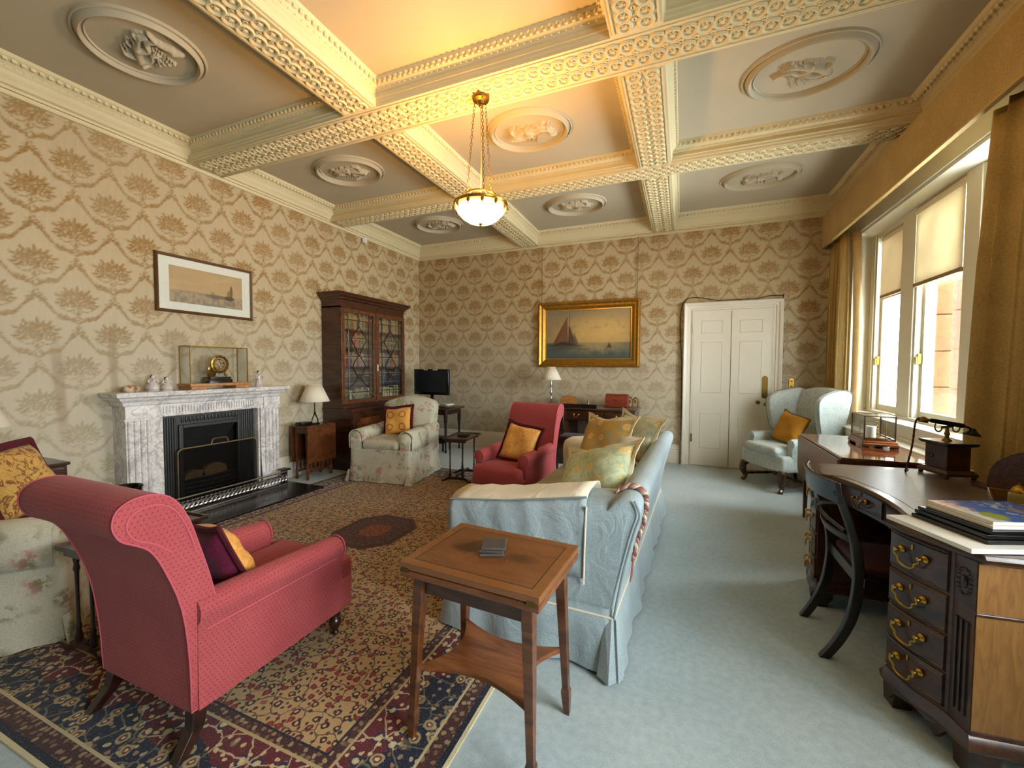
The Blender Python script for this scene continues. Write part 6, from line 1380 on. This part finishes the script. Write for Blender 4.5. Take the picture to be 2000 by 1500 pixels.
def watercolour():
    t = thing('framed_watercolour', 'wide framed seascape watercolour with white mount above the fireplace', 'picture', (XL+.004, 2.94, 2.30)); W, Hh = .495, .292
    pr = [(0, 0), (0, .02), (.006, .027), (.016, .024), (.022, .018), (.03, .016), (.03, 0)]
    b = B(); b.loft([[(h, s*(W-o), z*(Hh-o)) for o, h in pr] for s, z in ((-1,-1),(1,-1),(1,1),(-1,1))], True, False, True); b.obj('frame', mat('narrow_gilt_oak', color='#5d3f1e', rough=.4, metal=.3), t, smooth=20)
    b = B(); b.bx(.004, .008, -W+.03, W-.03, -Hh+.03, Hh-.03); b.obj('mount', PAPER, t, smooth=0)
    b = B(); b.bx(.013, .0145, -W+.03, W-.03, -Hh+.03, Hh-.03); b.obj('glazing', GLASS, t, smooth=0)
    def col(U, V):
        n = fnoise(U*6, V*4, 60); n2 = fnoise(U*30, V*9, 61); sky = mixn(LN('#c9a878'), LN('#b79a74'), n); sky = mixn(sky, LN('#9c8b78'), sstep(V, .8, 1.2)*.5); sea = mixn(LN('#8d8172'), LN('#b39b78'), sstep(n2, .3, .7)); c = mixn(sea, sky, sstep(V, .30, .36))
        def blob(x, y, a, b_, h, k=1): 
            nonlocal c
            c = mixn(c, LN(h), k*sstep(1.15-np.hypot((U-x)/a, (V-y)/b_), 0, .3))
        blob(.62, .30, .16, .06, '#5d5040', .7); blob(.80, .30, .07, .07, '#54432f'); blob(.83, .50, .022, .20, '#6d4f30', .9); blob(.79, .42, .018, .12, '#7d5f3c', .8); blob(.56, .34, .03, .09, '#7a6a55', .6); blob(.30, .33, .25, .03, '#8d7f70', .5); blob(.82, .15, .08, .08, '#6d6152', .5)
        return c
    colour_grid('print', 120, 58, lambda U, V: np.stack([np.full_like(U, .0095), (U*2-1)*.372, (V*2-1)*.183], 1), col, PRINT, t)
watercolour()

# ------------------------------------------------------------------ lamps
def lamp(label, loc, zb, zt, rb, rt, style, pleats=0):
    t = thing('table_lamp', label, 'lamp', loc); N = 72 if pleats else 32; b = B(); rings = []
    for r, z in ((rb, zb), ((rb*.55+rt*.45), (zb*.55+zt*.45)), (rt, zt)): rings.append([(r*(1+(.012*math.cos(pleats*2*PI*j/N) if pleats else 0))*math.cos(2*PI*j/N), r*(1+(.012*math.cos(pleats*2*PI*j/N) if pleats else 0))*math.sin(2*PI*j/N), z) for j in range(N)])
    b.loft(rings, True, False); b.obj('lamp_shade', PLEATED if pleats else SHADE, t, smooth=60, solid=.003)
    b = B(); b.torus((0,0,zb), rb, .003, N, 5); b.torus((0,0,zt), rt, .003, N, 5); b.obj('shade_rim', SHADE, t)
    b = B()
    if style == 'stirrup':
        b.lathe([(0,0),(.06,0),(.062,.008),(.05,.014),(0,.016)], (0,0,0), 16); b.tube(smoothpath([(0,-.05,.012),(0,-.045,.06),(0,-.02,.11),(0,0,.135),(0,.02,.11),(0,.045,.06),(0,.05,.012)], 4), .008, 7); b.lathe([(0,.125),(.014,.13),(.016,.15),(.008,.16),(.007,zb+.03),(0,zb+.03)], (0,0,0), 10); m = BLACK
    elif style == 'candle':
        b.lathe([(0,0),(.07,0),(.072,.012),(.055,.02),(.03,.035),(.018,.06),(.024,.08),(.014,.10),(.012,.16),(.022,.18),(.026,.20),(.014,.225),(.012,.30),(.02,.32),(.012,.35),(.010,zb+.02),(0,zb+.02)], (0,0,0), 14); m = SILVER
    else:
        b.lathe([(0,0),(.075,0),(.075,.015),(.05,.025),(.06,.08),(.085,.14),(.07,.20),(.03,.24),(.02,.26),(.015,zb+.02),(0,zb+.02)], (0,0,0), 18); m = mat('lamp_china', color='#b9b3a0', rough=.25)
    b.obj('base', m, t)
    b = B(); b.lathe([(0, zb),(.012, zb),(.014, zb+.04),(.024, zb+.07),(.02, zb+.10),(0, zb+.11)], (0,0,0), 10); b.obj('bulb', mat('unlit_bulb', color='#d8d4c6', rough=.3), t)
    return t
lamp('black stirrup-based lamp with cream pleated shade on the gate-leg table', (-4.53, 4.10, .70), .305, .525, .185, .085, 'stirrup', 36)
lamp('slender silver lamp with plain cream shade on the pedestal desk', (-1.985, 6.52, .8635), .405, .61, .165, .07, 'candle')
lamp('cream-shaded lamp cut off by the frame on the dark cabinet', (-4.50, 1.18, .725), .315, .55, .205, .09, 'urn', 36)

# ------------------------------------------------------------------ pendant light
def pendant():
    t = thing('pendant_lamp', 'brass pendant lamp with glowing glass bowl hung on three chains', 'lamp', (-1.481, 2.945, 0)); R0 = .20; zr = 2.735
    b = B(); b.lathe([(0,3.498),(.022,3.50),(.03,3.515),(.062,3.525),(.068,3.54),(.068,3.562),(0,3.564)], (0,0,0), 20); b.ball((0,0,3.49), .02, 10, 7); b.obj('canopy', OLDBRASS, t)
    bowl_m = bpy.data.materials.new('glowing_cut_glass'); bowl_m.use_nodes = True; n = bowl_m.node_tree; c = Ctx(n); bs = n.nodes['Principled BSDF']; x, y, z = c.xyz(); v = c.vor(26.0, None); f = c.step(v, .10, .28); ring = c.step(z, zr-.055, zr-.02)
    c.put(bs.inputs['Base Color'], '#e6c884'); c.put(bs.inputs['Emission Color'], c.mix(ring, c.mix(f, '#ffd98c', '#fff0c4'), c.mix(f, '#8a5a14', '#ffc65a'))); bs.inputs['Emission Strength'].default_value = 2.2; bs.inputs['Roughness'].default_value = .25
    pr = [(0,2.585),(.05,2.588),(.10,2.603),(.145,2.632),(.18,2.672),(.197,2.705),(.20,zr),(.194,zr),(.19,2.705),(.172,2.675),(.138,2.638),(.095,2.610),(.05,2.595),(0,2.592)]
    b = B(); b.lathe(pr, (0,0,0), 36); b.obj('glass_bowl', bowl_m, t, smooth=60)
    b = B(); b.torus((0,0,zr), .203, .010, 40, 7); b.torus((0,0,zr-.012), .205, .006, 40, 6)
    for k in range(12): a = k*PI/6; b.ball((.206*math.cos(a), .206*math.sin(a), zr-.03), (.014,.014,.022), 6, 5); b.tube([(.205*math.cos(a), .205*math.sin(a), zr-.03), (.198*math.cos(a), .198*math.sin(a), zr-.06)], .004, 5)
    b.obj('bowl_rim', BRASS, t)
    b = B(); b.torus((0,0,2.805), .112, .009, 32, 7)
    for k in range(6): a = k*PI/3+.3; b.tube(smoothpath([(.112*math.cos(a), .112*math.sin(a), 2.805), (.14*math.cos(a), .14*math.sin(a), 2.775), (.19*math.cos(a), .19*math.sin(a), zr+.005)], 4), .006, 6)
    b.obj('crown_ring', BRASS, t)
    b = B(); b.lathe([(0,2.552),(.006,2.556),(.012,2.568),(.006,2.578),(.016,2.586),(.016,2.59),(0,2.592)], (0,0,0), 12); b.obj('finial', BRASS, t)
    for k in range(3):
        a = k*2*PI/3+1.2; p0 = Vector((.05*math.cos(a), .05*math.sin(a), 3.515)); p1 = Vector((.112*math.cos(a), .112*math.sin(a), 2.812)); nl = 26; b = B()
        for i in range(nl):
            p = p0.lerp(p1, (i+.5)/nl); Mx = Matrix.Rotation(a+(PI/2 if i % 2 else 0), 3, 'Z') @ Matrix.Rotation(PI/2, 3, 'Y') @ Matrix.Diagonal((1.75, 1, 1)); b.torus(p, .0085, .0022, 8, 4, Mx)
        b.obj('chain', OLDBRASS, t)
    b = B(); b.tube([(0,0,3.49), (.004,.002,3.1), (0,0,2.74)], .004, 6); b.obj('flex', mat('flex', color='#b59a5a', rough=.6), t)
pendant()
# the bulbs inside the bowl (the lamp's own light)
point('pendant_bulb', (-1.48, 2.945, 2.79), LAMP_W, (1.0, .51, .12), .07)

# ------------------------------------------------------------------ things on the big desk and drop-leaf table
def telephone():
    t = thing('telephone', 'antique wooden box telephone with handset on a cradle, on the desk corner', 'telephone', (1.50, 3.32, .8215), 14); t.scale = (.62, .86, .93)
    b = B(); b.loft([[(x, y, z) for x, y in rrect(.27*k, .25*k, .006, 2)] for k, z in ((1, .018), (1, .034), (.93, .042), (.86, .052))])
    b.obj('base', MAHOG, t, smooth=0)
    for sx in (-1, 1):
        for sy in (-1, 1): q = B(); q.lathe([(0,0),(.014,0),(.018,.008),(.014,.018),(0,.018)], (sx*.115, sy*.105, 0), 10); q.obj('foot', BLACKWOOD, t)
    b = B(); b.bx(-.10, .10, -.09, .09, .052, .205); b.obj('box', MAHOG, t, smooth=0, bev=.004)
    b = B(); b.loft([[(x, y, z) for x, y in rrect(.27*k, .25*k, .006, 2)] for k, z in ((.86, .205), (.96, .212), (1, .222), (.97, .228))]); b.obj('lid', BLACKWOOD, t, smooth=0)
    b = B(); b.lathe([(0,0),(.014,0),(.012,.006),(0,.008)], (-.102, .03, .13), 10, Matrix.Rotation(-PI/2, 3, 'Y')); b.obj('crank_hole', BLACK, t)
    b = B(); b.lathe([(0,.228),(.034,.228),(.03,.236),(.016,.245),(.013,.26),(.02,.275),(.013,.29),(.011,.315),(.016,.325),(0,.33)], (-.01, 0, 0), 14); b.tube([(-.06,0,.318),(.04,0,.325)], .008, 7)
    for s in (-1, 1): b.tube(smoothpath([(-.01+s*.045, 0, .318), (-.01+s*.05, 0, .30), (-.01+s*.075, 0, .288), (-.01+s*.10, 0, .30), (-.01+s*.108, 0, .325), (-.01+s*.098, 0, .345)], 4), .005, 6)
    b.obj('cradle', OLDBRASS, t)
    h = thing('handset', 'black telephone handset lying across the brass cradle', 'handset', (1.492, 3.32, 1.142), 8); h.scale = (.85, .9, .9); M = Matrix.Rotation(math.radians(9), 3, 'Y')
    P = lambda x, y, z: tuple(M @ Vector((x, y, z)))
    b = B(); b.tube([P(-.10,0,0), P(-.09,0,0), P(.09,0,0), P(.10,0,0)], [.012,.016,.016,.012], 10); b.obj('grip', BLACK, h)
    b = B(); b.tube([P(-.10,0,0), P(-.125,0,.004)], .008, 8); b.lathe([(0,-.022),(.026,-.022),(.030,-.008),(.024,.006),(.012,.016),(0,.02)], P(-.14,0,.0), 14, M); b.obj('earpiece', OLDBRASS, h)
    b = B(); b.tube([P(.10,0,0), P(.13,0,-.006), P(.15,0,-.02)], .007, 8); b.lathe([(0,-.05),(.045,-.05),(.047,-.042),(.04,-.034),(.022,-.018),(.014,-.004),(0,0)], P(.155,0,-.005), 16, M); b.obj('mouthpiece', BLACK, h)
    w = thing('cord', 'dark plaited cord hanging from the telephone earpiece to the desk', 'cord', (1.372, 3.305, .8215)); pts = smoothpath([(.01, 0, .34), (-.02, .0, .345), (-.035, .0, .31), (-.04, .01, .18), (-.055, .02, .05), (-.06, .03, .006), (-.02, .10, .004)], 8); b = B(); b.tube(pts, [.0045+.0012*(i % 2) for i in range(len(pts))], 6); b.obj('cord', mat('plaited_cord', color='#4a2a20', rough=.8), w)
telephone()
def barograph():
    t = thing('barograph', 'glass-cased barograph on a stepped wooden plinth on the drop-leaf table', 'barograph', (1.51, 4.42, .821), -2)
    b = B(); b.loft([[(x, y, z) for x, y in rrect(.24*k, .37*k, .006, 2)] for k, z in ((1, .016), (1, .032), (.95, .038), (.95, .048), (.88, .056), (.88, .066))]); b.obj('plinth', WALNUT, t, smooth=0)
    for sx in (-1, 1):
        for sy in (-1, 1): q = B(); q.bx(sx*.095-.022, sx*.095+.022, sy*.155-.022, sy*.155+.022, 0, .016); q.obj('foot', MAHOG, t, smooth=0)
    b = B(); b.bx(-.035, .035, -.187, -.18, .018, .03); b.obj('drawer', MAHOG_DK, t, smooth=0)
    w, d, z0, z1 = .10, .155, .066, .262; b = B()
    for sx in (-1, 1):
        for sy in (-1, 1): b.bx(sx*w-.004, sx*w+.004, sy*d-.004, sy*d+.004, z0, z1)
        for z in (z0+.005, z1-.005): b.bx(sx*w-.004, sx*w+.004, -d, d, z-.004, z+.004)
    for sy in (-1, 1):
        for z in (z0+.005, z1-.005): b.bx(-w, w, sy*d-.004, sy*d+.004, z-.004, z+.004)
    b.obj('case_frame', MAHOG, t, smooth=0)
    for c0, c1, nm in (((-w, -d-.001), (w, -d+.001), 0), ((-w, d-.001), (w, d+.001), 0), ((-w-.001, -d), (-w+.001, d), 0), ((w-.001, -d), (w+.001, d), 0)): b = B(); b.bx(c0[0], c1[0], c0[1], c1[1], z0+.01, z1-.01); b.obj('pane', GLASS, t, smooth=0)
    b = B(); b.bx(-w, w, -d, d, z1-.004, z1-.002); b.obj('pane', GLASS, t, smooth=0)
    b = B(); b.lathe([(0,.07),(.035,.07),(.035,.165),(0,.165)], (-.03, -.06, 0), 18); b.obj('chart_drum', PAPER, t)
    b = B(); b.bx(-.06, .07, -.10, .10, .067, .074)
    for i in range(5): b.lathe([(0,.08+i*.012),(.024,.082+i*.012),(.024,.088+i*.012),(0,.09+i*.012)], (.035, .04, 0), 14)
    b.tube([(.035, .04, .15), (.035, .0, .18), (.0, -.04, .13)], .003, 5); b.tube([(.06, -.09, .07), (.06, -.09, .20)], .004, 6); b.tube([(-.06, .09, .07), (-.06, .09, .19), (.06, .09, .19), (.06, .09, .07)], .004, 6); b.obj('mechanism', BRASS, t)
barograph()
def inkstand():
    t = thing('inkstand', 'oblong brass-edged inkstand tray at the back of the desk', 'inkstand', (1.50, 2.66, .8215), -24)
    b = B(); b.bx(-.115, .115, -.25, .25, .0, .014); b.obj('tray', MAHOG_DK, t, smooth=0)
    b = B(); b.bx(-.12, .12, -.255, -.247, 0, .03); b.bx(-.12, .12, .247, .255, 0, .03); b.bx(-.12, -.112, -.25, .25, 0, .03); b.bx(.112, .12, -.25, .25, 0, .03); b.obj('gallery', BRASS, t, smooth=0, bev=.002)
    for y in (.085, -.115): b = B(); b.bx(-.06, .08, y-.015, y+.015, .014, .04); b.obj('divider', OAKISH, t, smooth=0)
    for k, (x, y, lab) in enumerate(((.0, .0, 'square glass inkwell with domed brass lid standing in the brass-edged tray'),)):
        p = t.matrix_basis; w = thing('inkwell', lab, 'inkwell', (1.485, 2.70, .836), -24); q = B(); rounded_box(q, (0, 0, .026), (.075, .075, .052), .006, 2); q.obj('glass_body', mat('amber_glass', color='#a08a4a', rough=.1, coat=.5), w, smooth=30)
        q = B(); q.lathe([(0,.052),(.03,.052),(.031,.058),(.024,.075),(.012,.085),(.005,.09),(.008,.097),(0,.102)], (0,0,0), 14); q.obj('lid', BRASS, w)
inkstand()
t = thing('letter_rack', 'round-topped tooled leather letter rack at the back of the desk', 'letter rack', (1.63, 2.94, .8215), -68)
arch = [(-.17, 0), (-.17, .07)]+[(-.17*math.cos(a), .07+.15*math.sin(a)) for a in [PI*i/14 for i in range(1, 14)]]+[(.17, .07), (.17, 0)]
TOOLED = mat('tooled_leather', lambda c: {'color': c.mix(c.step(c.noise(50, None, 3, .6, 1.5), .42, .58), '#2d110a', '#522413'), 'bump': (c.noise(50, None, 3, .6, 1.5), .5, .003)}, rough=.4)
for k, (y, s) in enumerate(((.05, 1.0), (.0, .92), (-.05, .7))): b = B(); b.prism([(x*s, z*s) for x, z in arch], y-.004, y+.004, 'xz'); b.obj('divider', TOOLED, t, smooth=0, bev=.002)
b = B(); b.bx(-.18, .18, -.07, .065, .0, .012); b.obj('base', MAHOG_DK, t, smooth=0)
# papers on the near pedestal
def stack():
    c0 = Vector((1.125, 2.185, 0)); rz = 20.5; z = .8218
    def sheet(name, lab, cat, w, d, h, m, dx, dy, dr, edge=None, cover=None):
        nonlocal z
        t = thing(name, lab, cat, (c0.x+dx, c0.y+dy, z), rz+dr); b = B(); b.bx(-w/2, w/2, -d/2, d/2, 0, h); b.obj('pages', m, t, smooth=0, bev=min(.002, h*.3))
        if cover: colour_grid('cover', 60, 80, lambda U, V: np.stack([(U-.5)*w, (V-.5)*d, np.full_like(U, h+.0006)], 1), cover, MAGCOVER, t)
        z += h+.0008; return t
    sheet('writing_board', 'thick white writing board under the folders on the near end of the desk', 'board', .50, .345, .017, PAPER, 0, 0, 0)
    sheet('folder', 'lowest black folder of the pile on the white writing board', 'folder', .37, .29, .016, BLACK, .02, .02, 1)
    sheet('folder', 'middle black folder of the pile on the white writing board', 'folder', .365, .285, .015, BLACK, .028, .024, -1)
    sheet('folder', 'top black folder lying directly under the glossy magazines', 'folder', .36, .28, .013, BLACK, .036, .03, 1)
    sheet('magazine', 'white-edged magazine under the blue-covered one on the folder pile', 'magazine', .335, .255, .012, PAPER, .045, .035, 0)
    sheet('magazine', 'white-edged magazine lower of the pair under the blue one', 'magazine', .33, .25, .008, PAPER, .05, .038, 1.5) if False else None
    def cov(U, V):
        n = fnoise(U*6, V*6, 70); n2 = fnoise(U*18, V*14, 71); c = mixn(LN('#1d3f8f'), LN('#4a7ac2'), n*1.2-.1); c = mixn(c, LN('#d8d6d0'), sstep(.20-U+.35*(n-.5), 0, .10)); c = mixn(c, LN('#c98a78'), sstep(.30-U, 0, .1)*sstep(n2, .5, .62)*sstep(V, .45, .6)); c = mixn(c, LN('#9aa83c'), sstep(1-np.hypot((U-.22)/.17, (V-.26)/.25)*1.3+.4*(n2-.5), 0, .3)); c = mixn(c, LN('#c9d2dc'), sstep(n2, .60, .66)*sstep(U, .4, .55)*.85); c = mixn(c, LN('#8d7f70'), sstep(1-np.hypot((U-.72)/.16, (V-.42)/.3)+.5*(n2-.5), .1, .4)*.7)
        return c
    sheet('magazine', 'blue-covered glossy magazine on top of the pile on the desk', 'magazine', .33, .25, .013, PAPER, .05, .04, -.5, cover=cov)
stack()
# ------------------------------------------------------------------ things on the pedestal desk at the back
ZB = .8637
t = thing('stationery_box', 'round-topped red leather stationery box on the pedestal desk', 'box', (-.915, 6.48, ZB), -4)
arch2 = [(-.10, .0), (-.10, .10)]+[(-.10+.20*(1-math.cos(a))/2*1.0, .10+.105*math.sin(a)) for a in [PI*i/10 for i in range(1, 10)]]+[(.10, .10), (.10, 0)]
b = B(); b.prism(arch2, -.165, .165, 'yz'); b.obj('body', mat('red_morocco', lambda c: {'color': c.mix(c.noise(30, None, 4), '#5d2013', '#8f3c25')}, rough=.4), t, smooth=30); b = B(); b.bx(-.175, .175, -.11, .11, .0, .012); b.obj('base', MAHOG_DK, t, smooth=0, bev=.003); b = B(); b.prism([(x, z) for x, z in rrect(.03, .022, .006, 3, 0, .11)], -.108, -.10, 'xz'); b.obj('lock_plate', OLDBRASS, t, smooth=0)
t = thing('letter_rack', 'honey-coloured wooden letter rack beside the silver lamp on the pedestal desk', 'letter rack', (-1.70, 6.55, ZB), 3)
for y, h in ((.03, .15), (-.02, .12)): b = B(); b.prism([(-.13, 0), (-.13, h*.8), (-.10, h*.93), (0, h), (.10, h*.93), (.13, h*.8), (.13, 0)], y-.004, y+.004, 'xz'); b.obj('divider', OAKISH, t, smooth=0, bev=.002)
b = B(); b.bx(-.135, .135, -.04, .045, 0, .012); b.obj('base', OAKISH, t, smooth=0)
t = thing('candlestick', 'short silver chamber candlestick between the two racks on the pedestal desk', 'candlestick', (-1.355, 6.45, ZB)); b = B(); b.lathe([(0,0),(.04,0),(.045,.006),(.02,.012),(.012,.02),(.012,.06),(.02,.066),(.02,.07),(.013,.072),(.013,.10),(0,.102)], (0,0,0), 14); b.obj('stem', SILVER, t)
t = thing('dish', 'small pale dish on the pedestal desk in front of the red stationery box', 'dish', (-1.27, 6.36, ZB)); b = B(); b.lathe([(0,0),(.03,0),(.05,.012),(.056,.016),(.05,.014),(.028,.005),(0,.004)], (0,0,0), 18); b.obj('bowl', mat('pale_china', color='#b9b08c', rough=.3), t)
for k, (x, lab) in enumerate(((-.735, 'horseshoe-shaped brass stand closest to the red stationery box'), (-.655, 'horseshoe-shaped brass stand at the outer corner of the pedestal desk'))):
    t = thing('horseshoe_stand', lab, 'ornament', (x, 6.60, ZB)); b = B(); b.tube(smoothpath([(-.03, 0, .0), (-.038, 0, .07), (-.03, 0, .12), (0, 0, .145), (.03, 0, .12), (.038, 0, .07), (.03, 0, 0)], 4), .011, 8); b.obj('shoe', OLDBRASS, t); b = B(); b.ball((0, -.005, .085), (.022, .014, .028), 10, 7); b.obj('hoof', mat('horn', color='#6d543a', rough=.35), t)
# ------------------------------------------------------------------ small fittings on the walls
t = thing('switch_plate', 'rounded brass light switch plate on the wall beside the door', 'switch', (1.415, YB-.002, 1.255)); b = B(); b.prism([(x, z) for x, z in rrect(.062, .155, .03, 5)], -.008, 0, 'xz'); b.obj('plate', BRASS, t, smooth=30, bev=.002)
for z in (-.035, .035): b = B(); b.lathe([(0,0),(.012,0),(.012,.006),(.005,.008),(.005,.02),(0,.022)], (0, -.008, z), 10, Matrix.Rotation(PI/2, 3, 'X')); b.obj('toggle', OLDBRASS, t)
t = thing('alarm_sensor', 'small white alarm sensor under the cornice above the bookcase', 'sensor', (XL+.03, 5.33, 3.49), 20); b = B(); rounded_box(b, (0, 0, 0), (.05, .09, .09), .008, 2); b.obj('housing', WHITE, t, smooth=30); b = B(); b.bx(.024, .027, -.03, .03, -.03, .01); b.obj('lens', PAPER, t, smooth=0)
